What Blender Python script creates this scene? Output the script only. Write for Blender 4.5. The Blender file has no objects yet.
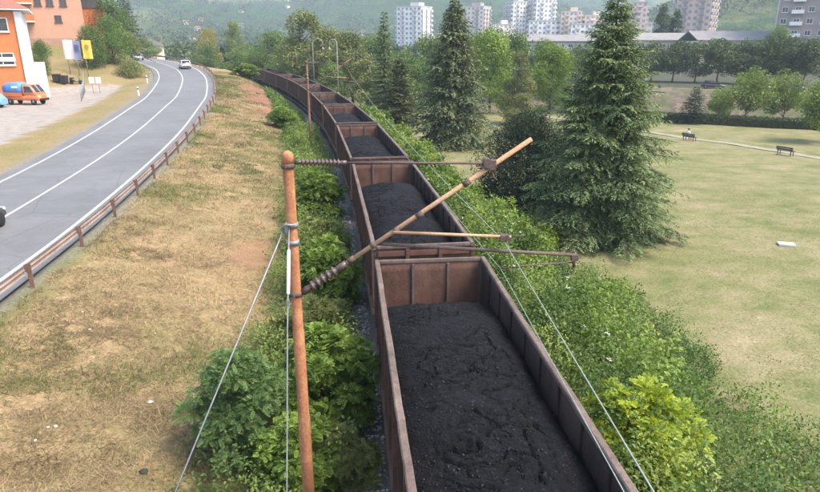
import bpy, bmesh, math, random
import numpy as np
from mathutils import Vector, Matrix

R = math.radians
rng = np.random.default_rng(7)
random.seed(7)
scene = bpy.context.scene
C = scene.collection

# ------------------------------------------------------------------ camera, sky, sun, exposure
cam_data = bpy.data.cameras.new('camera')
cam_data.sensor_width = 36.0
cam_data.lens = 27.04
cam_data.clip_start = 0.1
cam_data.clip_end = 12000
cam = bpy.data.objects.new('camera', cam_data)
C.objects.link(cam)
cam.location = (0, 0, 8.9)
cam.rotation_euler = (R(90 - 18.41), 0, 0)
scene.camera = cam

SUN_EL, SUN_AZ = 56.0, 112.0          # azimuth clockwise from +Y (the view direction)
world = bpy.data.worlds.new('World')
scene.world = world
world.use_nodes = True
wn = world.node_tree.nodes
bg = wn['Background']
sky = wn.new('ShaderNodeTexSky')
sky.sky_type = 'NISHITA'
sky.sun_disc = False
sky.sun_elevation = R(SUN_EL)
sky.sun_rotation = R(SUN_AZ)
sky.air_density = 1.0
sky.dust_density = 3.0
sky.ozone_density = 1.0
world.node_tree.links.new(sky.outputs[0], bg.inputs[0])
bg.inputs[1].default_value = 0.15

sun_data = bpy.data.lights.new('sun', 'SUN')
sun_data.energy = 2.1
sun_data.angle = R(28)
sun_data.color = (1.0, 0.9, 0.74)
sun = bpy.data.objects.new('sun', sun_data)
C.objects.link(sun)
sd = Vector((math.sin(R(SUN_AZ)) * math.cos(R(SUN_EL)), math.cos(R(SUN_AZ)) * math.cos(R(SUN_EL)), math.sin(R(SUN_EL))))
sun.rotation_euler = sd.to_track_quat('Z', 'Y').to_euler()

vs = scene.view_settings
vs.view_transform = 'Standard'
vs.look = 'None'
vs.gamma = 1.0
vs.use_curve_mapping = False
vs.exposure = 1.84
scene.render.engine = 'CYCLES'
cy = scene.cycles
cy.use_denoising = True
cy.max_bounces = 6
cy.diffuse_bounces = 3
cy.glossy_bounces = 2
cy.transmission_bounces = 3
cy.transparent_max_bounces = 6
cy.volume_bounces = 1
cy.use_adaptive_sampling = True

# ------------------------------------------------------------------ material helpers
def new_mat(name):
    m = bpy.data.materials.new(name)
    m.use_nodes = True
    nt = m.node_tree
    b = nt.nodes['Principled BSDF']
    return m, nt, b

def noise_node(nt, scale, detail=4, rough=0.55, coord='Object', dist=0.0, vec_scale=None):
    tc = nt.nodes.new('ShaderNodeTexCoord')
    n = nt.nodes.new('ShaderNodeTexNoise')
    n.inputs['Scale'].default_value = scale
    n.inputs['Detail'].default_value = detail
    n.inputs['Roughness'].default_value = rough
    n.inputs['Distortion'].default_value = dist
    if vec_scale:
        mp = nt.nodes.new('ShaderNodeMapping')
        mp.inputs['Scale'].default_value = vec_scale
        nt.links.new(tc.outputs[coord], mp.inputs[0])
        nt.links.new(mp.outputs[0], n.inputs['Vector'])
    else:
        nt.links.new(tc.outputs[coord], n.inputs['Vector'])
    return n

def ramp(nt, src, stops):
    r = nt.nodes.new('ShaderNodeValToRGB')
    e = r.color_ramp.elements
    while len(e) > 1:
        e.remove(e[-1])
    e[0].position = stops[0][0]; e[0].color = (*stops[0][1], 1)
    for p, c in stops[1:]:
        x = e.new(p); x.color = (*c, 1)
    nt.links.new(src, r.inputs[0])
    return r

def grey(v):
    return (v, v, v)

def mix_rgb(nt, fac, a, b, mode='MIX'):
    m = nt.nodes.new('ShaderNodeMix')
    m.data_type = 'RGBA'
    m.blend_type = mode
    for sock, val in ((m.inputs[0], fac), (m.inputs[6], a), (m.inputs[7], b)):
        if isinstance(val, (int, float)):
            sock.default_value = val
        elif isinstance(val, tuple):
            sock.default_value = (*val, 1) if len(val) == 3 else val
        else:
            nt.links.new(val, sock)
    return m.outputs[2]

def bump(nt, b, src, strength, dist=0.02):
    n = nt.nodes.new('ShaderNodeBump')
    n.inputs['Strength'].default_value = strength
    n.inputs['Distance'].default_value = dist
    nt.links.new(src, n.inputs['Height'])
    nt.links.new(n.outputs[0], b.inputs['Normal'])
    return n

def simple(name, c1, c2=None, scale=6.0, rough=0.7, metal=0.0, spec=0.3, bmp=0.0, coord='Object', stretch=None, bdist=0.01):
    m, nt, b = new_mat(name)
    c2 = c2 or tuple(x * 0.75 for x in c1)
    n = noise_node(nt, scale, 6, 0.6, coord, vec_scale=stretch)
    r = ramp(nt, n.outputs['Fac'], [(0.32, c2), (0.68, c1)])
    nt.links.new(r.outputs[0], b.inputs['Base Color'])
    b.inputs['Roughness'].default_value = rough
    b.inputs['Metallic'].default_value = metal
    b.inputs['Specular IOR Level'].default_value = spec
    if bmp:
        n2 = noise_node(nt, scale * 5, 5, 0.6, coord)
        bump(nt, b, n2.outputs['Fac'], bmp, bdist)
    return m

def foliage(name, dark, light, transl=0.3, rough=0.6, gain=1.0):
    dark = tuple(c * gain for c in dark); light = tuple(c * gain for c in light)
    m, nt, b = new_mat(name)
    at = nt.nodes.new('ShaderNodeAttribute'); at.attribute_name = 'tint'
    mid = tuple((a + c) * .5 for a, c in zip(dark, light))
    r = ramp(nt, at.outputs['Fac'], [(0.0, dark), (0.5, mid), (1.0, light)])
    oi = nt.nodes.new('ShaderNodeObjectInfo')
    mr = nt.nodes.new('ShaderNodeMapRange')
    mr.inputs[3].default_value = 0.82; mr.inputs[4].default_value = 1.18
    nt.links.new(oi.outputs['Random'], mr.inputs[0])
    cmb = nt.nodes.new('ShaderNodeCombineColor')
    for i in range(3):
        nt.links.new(mr.outputs[0], cmb.inputs[i])
    col = mix_rgb(nt, 1.0, r.outputs[0], cmb.outputs[0], 'MULTIPLY')
    nt.links.new(col, b.inputs['Base Color'])
    b.inputs['Roughness'].default_value = rough
    b.inputs['Specular IOR Level'].default_value = 0.25
    tr = nt.nodes.new('ShaderNodeBsdfTranslucent')
    yel = mix_rgb(nt, 1.0, col, (1.25, 1.15, 0.6), 'MULTIPLY')
    nt.links.new(yel, tr.inputs[0])
    ms = nt.nodes.new('ShaderNodeMixShader')
    ms.inputs[0].default_value = transl
    out = nt.nodes['Material Output']
    nt.links.new(b.outputs[0], ms.inputs[1]); nt.links.new(tr.outputs[0], ms.inputs[2])
    nt.links.new(ms.outputs[0], out.inputs[0])
    return m

def rust(name, ca, cb, cc, scale=1.1, rough=0.85, dust=(.05, .05, .055), dustamt=0.35):
    m, nt, b = new_mat(name)
    n = noise_node(nt, scale, 8, 0.65)
    r = ramp(nt, n.outputs['Fac'], [(0.3, ca), (0.5, cb), (0.7, cc)])
    n2 = noise_node(nt, 2.4, 6, 0.6, vec_scale=(2.2, 2.2, 0.35))
    oi = nt.nodes.new('ShaderNodeObjectInfo')           # every piece gets its own stains
    for nd in (n, n2):
        nd.noise_dimensions = '4D'
        mw = nt.nodes.new('ShaderNodeMath'); mw.operation = 'MULTIPLY'; mw.inputs[1].default_value = 57.0
        nt.links.new(oi.outputs['Random'], mw.inputs[0]); nt.links.new(mw.outputs[0], nd.inputs['W'])
    r2 = ramp(nt, n2.outputs['Fac'], [(0.42, grey(0)), (0.68, grey(1))])
    mm = nt.nodes.new('ShaderNodeMath'); mm.operation = 'MULTIPLY'; mm.inputs[1].default_value = dustamt
    nt.links.new(r2.outputs[0], mm.inputs[0])
    col = mix_rgb(nt, mm.outputs[0], r.outputs[0], dust)
    n3 = noise_node(nt, 26, 5, 0.7)
    r3 = ramp(nt, n3.outputs['Fac'], [(0.35, grey(.72)), (0.65, grey(1.2))])
    col = mix_rgb(nt, 1.0, col, r3.outputs[0], 'MULTIPLY')
    nt.links.new(col, b.inputs['Base Color'])
    b.inputs['Roughness'].default_value = rough
    b.inputs['Specular IOR Level'].default_value = 0.2
    bump(nt, b, n3.outputs['Fac'], 0.25, 0.01)
    return m

# ------------------------------------------------------------------ mesh helpers
def link(o, parent=None):
    C.objects.link(o)
    if parent is not None:
        o.parent = parent
    return o

def tag(o, label=None, cat=None, group=None, kind=None):
    if label: o['label'] = label
    if cat: o['category'] = cat
    if group: o['group'] = group
    if kind: o['kind'] = kind
    return o

def empty(name, loc=(0, 0, 0), rz=0.0):
    o = bpy.data.objects.new(name, None)
    o.empty_display_size = 0.3
    C.objects.link(o)
    o.location = loc
    o.rotation_euler = (0, 0, rz)
    return o

def np_mesh(name, V, Fc, mat=None, tint=None, smooth=False, attrs=None):
    """V (n,3), Fc (m,k) with one k for the whole mesh"""
    V = np.asarray(V, np.float32); Fc = np.asarray(Fc, np.int32)
    me = bpy.data.meshes.new(name)
    m, k = Fc.shape
    me.vertices.add(len(V)); me.vertices.foreach_set('co', V.ravel())
    me.loops.add(m * k); me.loops.foreach_set('vertex_index', Fc.ravel())
    me.polygons.add(m)
    me.polygons.foreach_set('loop_start', np.arange(m, dtype=np.int32) * k)
    me.polygons.foreach_set('loop_total', np.full(m, k, np.int32))
    if smooth:
        me.polygons.foreach_set('use_smooth', np.ones(m, bool))
    if tint is not None:
        a = me.attributes.new('tint', 'FLOAT', 'FACE')
        a.data.foreach_set('value', np.asarray(tint, np.float32))
    if attrs:
        for nm, vals in attrs.items():
            a = me.attributes.new(nm, 'FLOAT', 'POINT')
            a.data.foreach_set('value', np.asarray(vals, np.float32))
    me.update(calc_edges=True)
    if mat: me.materials.append(mat)
    return me

def obj(name, me, parent=None, loc=None):
    o = bpy.data.objects.new(name, me)
    link(o, parent)
    if loc is not None: o.location = loc
    return o

def ortho(d):
    d = Vector(d).normalized()
    a = Vector((0, 0, 1)) if abs(d.z) < 0.9 else Vector((1, 0, 0))
    u = d.cross(a).normalized()
    return u, d.cross(u).normalized()

class MB:
    def __init__(s):
        s.v = []; s.f = []; s.sm = []
    def face(s, pts, smooth=False):
        i = len(s.v); s.v += [tuple(p) for p in pts]; s.f.append(tuple(range(i, i + len(pts)))); s.sm.append(smooth)
    def box(s, c, d, rz=0.0, M=None):
        x, y, z = (q * .5 for q in d)
        P = [Vector((a * x, b * y, e * z)) for e in (-1, 1) for b in (-1, 1) for a in (-1, 1)]
        if M is None: M = Matrix.Rotation(rz, 3, 'Z')
        i = len(s.v); s.v += [tuple(M @ p + Vector(c)) for p in P]
        for q in ((0, 2, 3, 1), (4, 5, 7, 6), (0, 1, 5, 4), (2, 6, 7, 3), (0, 4, 6, 2), (1, 3, 7, 5)):
            s.f.append(tuple(i + k for k in q)); s.sm.append(False)
        return s
    def bevbox(s, c, d, bev):
        x, y, z = (q * .5 for q in d); b = min(bev, x * .9, y * .9, z * .9)
        bm = bmesh.new(); bmesh.ops.create_cube(bm, size=1)
        for v in bm.verts: v.co = Vector((v.co.x * 2 * x, v.co.y * 2 * y, v.co.z * 2 * z)) + Vector(c)
        bmesh.ops.bevel(bm, geom=bm.edges[:], offset=b, segments=2, affect='EDGES')
        i = len(s.v); bm.verts.index_update()
        s.v += [tuple(v.co) for v in bm.verts]
        for f in bm.faces: s.f.append(tuple(i + v.index for v in f.verts)); s.sm.append(False)
        bm.free(); return s
    def bar(s, a, b, w, h):
        a, b = Vector(a), Vector(b); d = b - a
        u, v = ortho(d); M = Matrix((d.normalized(), u, v)).transposed()
        return s.box((a + b) / 2, (d.length, w, h), M=M)
    def tube(s, pts, rad, n=8, cap=True):
        pts = [Vector(p) for p in pts]
        if not hasattr(rad, '__len__'): rad = [rad] * len(pts)
        i0 = len(s.v); u = None
        for k, p in enumerate(pts):
            d = (pts[min(k + 1, len(pts) - 1)] - pts[max(k - 1, 0)])
            if d.length < 1e-9: d = pts[min(k + 1, len(pts) - 1)] - pts[max(k - 2, 0)]
            d = d.normalized()
            if u is None: u, w = ortho(d)
            else:
                u = (u - d * u.dot(d)).normalized() if (u - d * u.dot(d)).length > 1e-4 else ortho(d)[0]
                w = d.cross(u)
            for j in range(n):
                a = 2 * math.pi * j / n
                s.v.append(tuple(p + (u * math.cos(a) + w * math.sin(a)) * rad[k]))
        for k in range(len(pts) - 1):
            for j in range(n):
                a = i0 + k * n + j; b = i0 + k * n + (j + 1) % n
                s.f.append((a, b, b + n, a + n)); s.sm.append(True)
        if cap:
            s.f.append(tuple(i0 + j for j in reversed(range(n)))); s.sm.append(False)
            e = i0 + (len(pts) - 1) * n
            s.f.append(tuple(e + j for j in range(n))); s.sm.append(False)
        return s
    def lathe(s, a, b, prof, n=12):
        a, b = Vector(a), Vector(b)
        return s.tube([a.lerp(b, t) for t, r in prof], [r for t, r in prof], n)
    def prism(s, poly, y0, y1, f=lambda x, y, z: (x, y, z)):
        """poly of (x,z) extruded along y"""
        i = len(s.v); n = len(poly)
        s.v += [f(p[0], y0, p[1]) for p in poly] + [f(p[0], y1, p[1]) for p in poly]
        for k in range(n):
            s.f.append((i + k, i + (k + 1) % n, i + n + (k + 1) % n, i + n + k)); s.sm.append(False)
        s.f.append(tuple(i + k for k in reversed(range(n)))); s.f.append(tuple(i + n + k for k in range(n))); s.sm += [False, False]
        return s
    def mesh(s, name, mat=None):
        me = bpy.data.meshes.new(name)
        me.from_pydata(s.v, [], s.f)
        me.polygons.foreach_set('use_smooth', s.sm)
        bm = bmesh.new(); bm.from_mesh(me)
        bmesh.ops.recalc_face_normals(bm, faces=bm.faces); bm.to_mesh(me); bm.free()
        me.update()
        if mat: me.materials.append(mat)
        return me
    def build(s, name, mat, parent=None, loc=None):
        return obj(name, s.mesh(name, mat), parent, loc)

def copy_tree(o, parent=None):
    c = o.copy(); C.objects.link(c); c.parent = parent
    for ch in list(o.children):
        copy_tree(ch, c)
    return c

# ------------------------------------------------------------------ noise in numpy
_tab = np.random.default_rng(3).random((256, 256))
def vnoise(x, y, seed=0):
    x = np.asarray(x, float) + seed * 17.31; y = np.asarray(y, float) + seed * 9.77
    xi = np.floor(x).astype(int); yi = np.floor(y).astype(int)
    fx = x - xi; fy = y - yi
    fx = fx * fx * (3 - 2 * fx); fy = fy * fy * (3 - 2 * fy)
    a = _tab[xi & 255, yi & 255]; b = _tab[(xi + 1) & 255, yi & 255]
    c = _tab[xi & 255, (yi + 1) & 255]; d = _tab[(xi + 1) & 255, (yi + 1) & 255]
    return (a * (1 - fx) + b * fx) * (1 - fy) + (c * (1 - fx) + d * fx) * fy
def fbm(x, y, oct=4, seed=0):
    s = 0; a = .5; t = 0
    for k in range(oct):
        s = s + a * vnoise(x * 2 ** k, y * 2 ** k, seed + k * 3); t += a; a *= .5
    return s / t
def voro_edge(x, y, seed=0):
    """distance between the two nearest cell points"""
    xi = np.floor(x).astype(int); yi = np.floor(y).astype(int)
    f1 = np.full(x.shape, 9.); f2 = np.full(x.shape, 9.)
    for dx in (-1, 0, 1):
        for dy in (-1, 0, 1):
            cx = xi + dx; cy_ = yi + dy
            px = cx + _tab[(cx + seed) & 255, cy_ & 255]; py = cy_ + _tab[(cy_ + 91) & 255, (cx + 37 + seed) & 255]
            d = np.hypot(px - x, py - y)
            f2 = np.where(d < f1, f1, np.minimum(f2, d)); f1 = np.minimum(f1, d)
    return f2 - f1
def sstep(t):
    t = np.clip(t, 0, 1); return t * t * (3 - 2 * t)

# ------------------------------------------------------------------ line of the track, line of the road, terrain
_tk = np.array([(-10, 2.75), (3, 1.72), (9, 1.2), (15.4, .62), (28.7, -1.22), (41.6, -3.36), (54.2, -5.9), (68.2, -8.95), (80.5, -12.2),
                (92.8, -15.75), (106.3, -20.1), (120, -25.1), (133, -30.15), (146.8, -36.3), (155.5, -39.9), (170, -47.0), (200, -62.5)])
_tp = np.polynomial.Polynomial.fit(_tk[:, 0], _tk[:, 1], 5)
_tdp = _tp.deriv()
def xt(y):
    y = np.asarray(y, float)
    yc = np.clip(y, -10, 200)
    return _tp(yc) + _tdp(yc) * (y - yc)
def xts(y):
    return _tdp(np.clip(np.asarray(y, float), -10, 200))
def track_pt(y, d, z):
    s = float(xts(y)); n = math.hypot(1, s)
    return Vector((float(xt(y)) + d / n, y - d * s / n, z))

_rk = np.array([(-14.0, -45, 1.4), (-14.6, -15, 1.4), (-15.6, 5, 1.42), (-16.9, 18, 1.45), (-18.1, 27, 1.5), (-20.5, 40, 1.5), (-22.8, 52.2, 1.8), (-26.2, 67.2, 2.2),
                (-29.1, 79, 2.5), (-34.6, 96.8, 3.2), (-39.6, 110, 3.7), (-45.4, 122.1, 4.2), (-55.5, 137, 4.9), (-66, 145.5, 5.4), (-84, 153, 6.0), (-120, 160, 6.5)])
def catmull(K, n=8):
    out = []
    for i in range(len(K) - 1):
        p0 = K[max(i - 1, 0)]; p1 = K[i]; p2 = K[i + 1]; p3 = K[min(i + 2, len(K) - 1)]
        for t in np.arange(n) / n:
            out.append(.5 * ((2 * p1) + (-p0 + p2) * t + (2 * p0 - 5 * p1 + 4 * p2 - p3) * t * t + (-p0 + 3 * p1 - 3 * p2 + p3) * t ** 3))
    out.append(K[-1]); return np.array(out)
ROAD = catmull(_rk, 8)
def road_dist(x, y):
    x = np.asarray(x, float); y = np.asarray(y, float)
    best = np.full(x.shape, 1e9); sg = np.zeros(x.shape); zz = np.zeros(x.shape)
    for i in range(len(ROAD) - 1):
        ax, ay, az = ROAD[i]; bx, by, bz = ROAD[i + 1]
        ux, uy = bx - ax, by - ay; l2 = ux * ux + uy * uy
        t = np.clip(((x - ax) * ux + (y - ay) * uy) / l2, 0, 1)
        dx = x - (ax + t * ux); dy = y - (ay + t * uy)
        d = np.hypot(dx, dy); cr = dx * uy - dy * ux
        k = d < best
        best = np.where(k, d, best); sg = np.where(k, np.sign(cr), sg); zz = np.where(k, az + t * (bz - az), zz)
    return best * np.where(sg == 0, 1, sg), zz

def terrain(x, y):
    x = np.asarray(x, float); y = np.asarray(y, float)
    s = xts(y); dT = (x - xt(y)) / np.sqrt(1 + s * s)
    dR, zR = road_dist(x, y)
    a = np.clip(-dT - 2.5, 0, None); b = np.clip(dR - 4.9, 0, None)
    w = a / (a + b + 1e-6)
    bmp = (fbm(x * .5, y * .5, 3, 1) - .5)
    zmid = -.12 + (zR + .02) * w ** (1.05 - .4 * sstep((y - 30) / 40)) + bmp * .35 * np.sin(np.pi * np.clip(w, 0, 1))
    # the bank beside the far part of the train swells up
    zmid = zmid + 1.1 * np.exp(-((y - 112) / 22) ** 2) * np.exp(-((dT + 8) / 4.0) ** 2)
    zright = -.2 - 1.8 * sstep((dT - 3.2) / 4.5) + (fbm(x * .15, y * .15, 3, 5) - .5) * .25 * sstep((dT - 8) / 4)
    rs = .47 * x + .88 * y; al = .88 * x - .47 * y
    ch = sstep((al + 42) / 10)
    chan = np.where(rs < 112, -2 - 4 * sstep((rs - 98.5) / 7), -6 + 6.3 * sstep((rs - 115) / 15))
    far = np.where(rs > 97, chan, zright)
    flat = np.where(rs > 97, -2 + 2.3 * sstep((rs - 110) / 25), zright)
    zright = np.where(dT > 8, ch * far + (1 - ch) * flat, zright)
    hb = 1.55 + .012 * (y - 38)
    aa = -(x + 46) * .6 + (y - 88) * .8
    zh = hb + np.clip(aa, 0, 42) * .27 + (fbm(x * .12, y * .12, 3, 9) - .5) * np.clip(aa, 0, 4) * .2
    L = -dR - 4.6
    zleft = zR - .1 + (zh - zR + .1) * sstep(L / 6.0)
    z = np.where(dT > 0, zright, np.where(dR > 0, zmid, zleft))
    z = np.where(np.abs(dR) < 4.9, zR - .1 - .12 * sstep((4.5 - np.abs(dR)) / .5), z)
    fade = sstep((y - 190) / 120)
    return z * (1 - fade) + fade * 0.0, dT, dR, zR
def gh(x, y):
    return float(terrain(np.array([x]), np.array([y]))[0][0])
def ghs(x, y):
    return terrain(x, y)[0]

# ------------------------------------------------------------------ ground
def grow(a, b, step, k=1.16, mx=90):
    out = [a]; s = step; d = 1 if b > a else -1
    while (b - out[-1]) * d > 0:
        out.append(out[-1] + d * s); s = min(s * k, mx)
    return out[1:]
gx = np.array(sorted(grow(-72, -5200, .9)) + list(np.arange(-72, -30, .8)) + list(np.arange(-30, 18, .4)) + list(np.arange(18, 80, .9)) + grow(80, 5200, 1))
gy = np.array(sorted(grow(4, -400, .8)) + list(np.arange(4, 62, .4)) + list(np.arange(62, 150, .8)) + grow(150, 6000, 1))
GX, GY = np.meshgrid(gx, gy)
X, Y = GX.ravel(), GY.ravel()
Z, DT, DR, ZR = terrain(X, Y)
Z = Z + (fbm(X * 1.7, Y * 1.7, 3, 2) - .5) * .10 * (np.abs(DR) > 5) * (np.abs(DT) > 3)
nx, ny = len(gx), len(gy)
idx = np.arange(nx * ny).reshape(ny, nx)
GF = np.stack([idx[:-1, :-1], idx[:-1, 1:], idx[1:, 1:], idx[1:, :-1]], -1).reshape(-1, 4)

wob = (fbm(X * .3, Y * .3, 4, 11) - .5) * 4
mid = (DT < 0) & (DR > 4)
m_dry = np.where(mid, sstep((-DT - 4.2 + wob * .5) / 2.0), 0) * sstep((DR - 4.5 + wob * .3) / .8)
m_dry = np.maximum(m_dry, np.where((DR < -4) & (DR > -24) & (Y < 120), .75 * sstep((.62 + wob * .1 - .02 * np.abs(DR)) / .3), 0))
m_lawn = np.where(DT > 0, sstep((DT - 6.5 + wob * .3) / 1.5), 0)
lotx = np.where((DR < -8.6 - wob * .18) & (Y < 93) & (Y > 5) & (DR > -60), 1.0, 0.0)
aa_ = -(X + 46) * .6 + (Y - 88) * .8
m_lot = lotx * (1 - sstep((aa_ + wob * .5 - 1.5) / 1.5))
m_sh = np.where(np.abs(DR) > 3.4, (1 - sstep((np.abs(DR) - 4.5 - wob * .35) / 1.0)) * .85, 1.0)
dirt_c = [(-12.9, 65, 2.0, 6), (-15.2, 74, 3.0, 7), (-18.8, 84, 3.2, 7), (-22.5, 94, 2.6, 6), (-6.3, 24.5, 1.5, 2.6)]
m_dirt = np.zeros(len(X))
for cx, cy_, ra, rb in dirt_c:
    m_dirt = np.maximum(m_dirt, (1 - sstep((np.hypot((X - cx) / ra, (Y - cy_) / rb) + wob * .12 - .55) / .6)) * (1 if rb > 3 else .55))
rs_ = .47 * X + .88 * Y
m_bank = np.where((DT > 8) & (rs_ > 97.5) & (rs_ < 131), 1.0, 0.0)
m_town = np.where((rs_ > 132) & (DT > 0), 1.0, 0.0)

def ground_material():
    m, nt, b = new_mat('ground')
    A = {}
    for k in ('dry', 'lawn', 'lot', 'sh', 'dirt', 'bank', 'town'):
        n = nt.nodes.new('ShaderNodeAttribute'); n.attribute_name = 'm_' + k; A[k] = n.outputs['Fac']
    big = noise_node(nt, .22, 5, .6); med = noise_node(nt, 1.3, 6, .65); fin = noise_node(nt, 9, 6, .7)
    hay = noise_node(nt, 5, 6, .7, dist=1.6)
    vfin = noise_node(nt, 45, 4, .7)
    green = ramp(nt, med.outputs['Fac'], [(.3, (.055, .075, .022)), (.5, (.095, .115, .035)), (.7, (.16, .15, .06))])
    straw = ramp(nt, hay.outputs['Fac'], [(.28, (.12, .082, .043)), (.46, (.215, .152, .08)), (.6, (.29, .21, .118)), (.75, (.38, .29, .178))])
    gpatch = ramp(nt, big.outputs['Fac'], [(.45, grey(0)), (.64, grey(1))])
    gp2 = ramp(nt, fin.outputs['Fac'], [(.38, grey(.1)), (.62, grey(.8))])
    gf = mix_rgb(nt, 1.0, gpatch.outputs[0], gp2.outputs[0], 'MULTIPLY')
    dryc = mix_rgb(nt, gf, straw.outputs[0], (.105, .115, .04))
    lawnbig = noise_node(nt, .3, 9, .72, dist=.15, vec_scale=(1.0, 1.25, 1))
    lawnc = ramp(nt, lawnbig.outputs['Fac'], [(.34, (.1, .114, .042)), (.46, (.145, .145, .064)), (.56, (.185, .166, .088)), (.68, (.24, .203, .124))])
    lawnf = ramp(nt, fin.outputs['Fac'], [(.32, grey(.66)), (.68, grey(1.28))])
    lawnc2 = mix_rgb(nt, 1.0, lawnc.outputs[0], lawnf.outputs[0], 'MULTIPLY')
    lot = ramp(nt, med.outputs['Fac'], [(.3, (.2, .175, .155)), (.55, (.26, .23, .205)), (.75, (.31, .28, .25))])
    sh = ramp(nt, fin.outputs['Fac'], [(.35, (.11, .1, .075)), (.65, (.23, .205, .17))])
    dirt = ramp(nt, med.outputs['Fac'], [(.3, (.13, .062, .04)), (.7, (.25, .125, .08))])
    town = ramp(nt, med.outputs['Fac'], [(.3, (.035, .045, .022)), (.7, (.075, .07, .055))])
    stone = nt.nodes.new('ShaderNodeTexVoronoi'); stone.inputs['Scale'].default_value = 1.1
    tc = nt.nodes.new('ShaderNodeTexCoord'); nt.links.new(tc.outputs['Object'], stone.inputs['Vector'])
    bank = mix_rgb(nt, stone.outputs['Color'], (.07, .06, .045), (.165, .128, .1))
    bank = mix_rgb(nt, gpatch.outputs[0], bank, (.075, .09, .035))
    col = green.outputs[0]
    for k, c in (('dry', dryc), ('lawn', lawnc2), ('dirt', dirt.outputs[0]), ('lot', lot.outputs[0]), ('sh', sh.outputs[0]), ('bank', bank), ('town', town.outputs[0])):
        col = mix_rgb(nt, A[k], col, c)
    vr = ramp(nt, vfin.outputs['Fac'], [(.3, grey(.7)), (.7, grey(1.25))])
    col = mix_rgb(nt, 1.0, col, vr.outputs[0], 'MULTIPLY')
    nt.links.new(col, b.inputs['Base Color'])
    b.inputs['Roughness'].default_value = .95
    b.inputs['Specular IOR Level'].default_value = .1
    bump(nt, b, fin.outputs['Fac'], .6, .06)
    return m
M_ground = ground_material()
ground = obj('ground', np_mesh('ground', np.stack([X, Y, Z], 1), GF, M_ground, smooth=True,
             attrs=dict(m_dry=m_dry, m_lawn=m_lawn, m_lot=m_lot, m_sh=m_sh, m_dirt=m_dirt, m_bank=m_bank, m_town=m_town)))
tag(ground, 'grassy bank, park lawn and valley floor', kind='structure')

# ------------------------------------------------------------------ road
def ribbon(path, d0, d1, dz, name, mat, parent=None, uvstep=1):
    P = []; T = np.gradient(path[:, :2], axis=0); T /= np.linalg.norm(T, axis=1)[:, None]
    nrm = np.stack([T[:, 1], -T[:, 0]], 1)
    cols = np.linspace(d0, d1, max(2, int(abs(d1 - d0) / 1.2) + 1))
    for c in cols:
        q = path.copy(); q[:, :2] += nrm * c; q[:, 2] += dz - .012 * abs(c); P.append(q)
    P = np.array(P); nc, n = P.shape[:2]
    V = P.reshape(-1, 3); I = np.arange(nc * n).reshape(nc, n)
    Fq = np.stack([I[:-1, :-1], I[1:, :-1], I[1:, 1:], I[:-1, 1:]], -1).reshape(-1, 4)
    return obj(name, np_mesh(name, V, Fq, mat, smooth=True), parent)
def asphalt():
    m, nt, b = new_mat('asphalt')
    n = noise_node(nt, .25, 5, .6); f = noise_node(nt, 40, 4, .7)
    r = ramp(nt, n.outputs['Fac'], [(.35, (.108, .109, .113)), (.65, (.134, .135, .139))])
    r2 = ramp(nt, f.outputs['Fac'], [(.3, grey(.75)), (.7, grey(1.25))])
    pt = noise_node(nt, .9, 7, .7, dist=.4); r3 = ramp(nt, pt.outputs['Fac'], [(.3, grey(.86)), (.55, grey(1.0)), (.72, grey(1.1))])
    ck = nt.nodes.new('ShaderNodeTexVoronoi'); ck.feature = 'DISTANCE_TO_EDGE'; ck.inputs['Scale'].default_value = .35
    tcx = nt.nodes.new('ShaderNodeTexCoord'); nt.links.new(mix_rgb(nt, .25, tcx.outputs['Object'], pt.outputs['Color']), ck.inputs['Vector'])
    r4 = ramp(nt, ck.outputs['Distance'], [(0, grey(.6)), (.012, grey(1))])
    cc_ = mix_rgb(nt, 1.0, mix_rgb(nt, 1.0, r.outputs[0], r2.outputs[0], 'MULTIPLY'), r3.outputs[0], 'MULTIPLY')
    nt.links.new(mix_rgb(nt, .6, cc_, mix_rgb(nt, 1.0, cc_, r4.outputs[0], 'MULTIPLY')), b.inputs['Base Color'])
    b.inputs['Roughness'].default_value = .8
    b.inputs['Specular IOR Level'].default_value = .35
    bump(nt, b, f.outputs['Fac'], .3, .01)
    return m
M_asph = asphalt()
M_line = simple('road_paint', (.52, .51, .49), (.33, .32, .31), 6, .7)
RP = catmull(_rk, 16)
road = ribbon(RP, -4.3, 4.3, 0.0, 'road', M_asph)
tag(road, 'grey two lane asphalt road curving away to the left', kind='structure')
ribbon(RP, -3.55, -3.40, .006, 'edge_line', M_line, road)
ribbon(RP, 3.40, 3.55, .006, 'edge_line', M_line, road)
ribbon(RP, -.06, .07, .006, 'centre_line', M_line, road)

# ------------------------------------------------------------------ railway bed
M_ball = simple('ballast', (.2, .185, .17), (.08, .075, .07), 22, .95, bmp=.8, bdist=.04)
TY = np.arange(-20, 190, 1.0)
tpath = np.stack([xt(TY), TY, np.zeros(len(TY))], 1)
def section(path, prof, name, mat, parent=None):
    T = np.gradient(path[:, :2], axis=0); T /= np.linalg.norm(T, axis=1)[:, None]
    nrm = np.stack([T[:, 1], -T[:, 0]], 1)
    P = []
    for d, z in prof:
        q = path.copy(); q[:, :2] += nrm * d; q[:, 2] += z; P.append(q)
    P = np.array(P); nc, n = P.shape[:2]
    I = np.arange(nc * n).reshape(nc, n)
    Fq = np.stack([I[:-1, :-1], I[1:, :-1], I[1:, 1:], I[:-1, 1:]], -1).reshape(-1, 4)
    return obj(name, np_mesh(name, P.reshape(-1, 3), Fq, mat, smooth=False), parent)
bed = section(tpath, [(-2.9, -.3), (-1.85, .06), (1.85, .06), (2.9, -.3)], 'railway_bed', M_ball)
tag(bed, 'stone ballast bed under the coal train', kind='structure')
M_rail = simple('rail_steel', (.1, .07, .06), (.06, .045, .04), 8, .5, .6)
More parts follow.
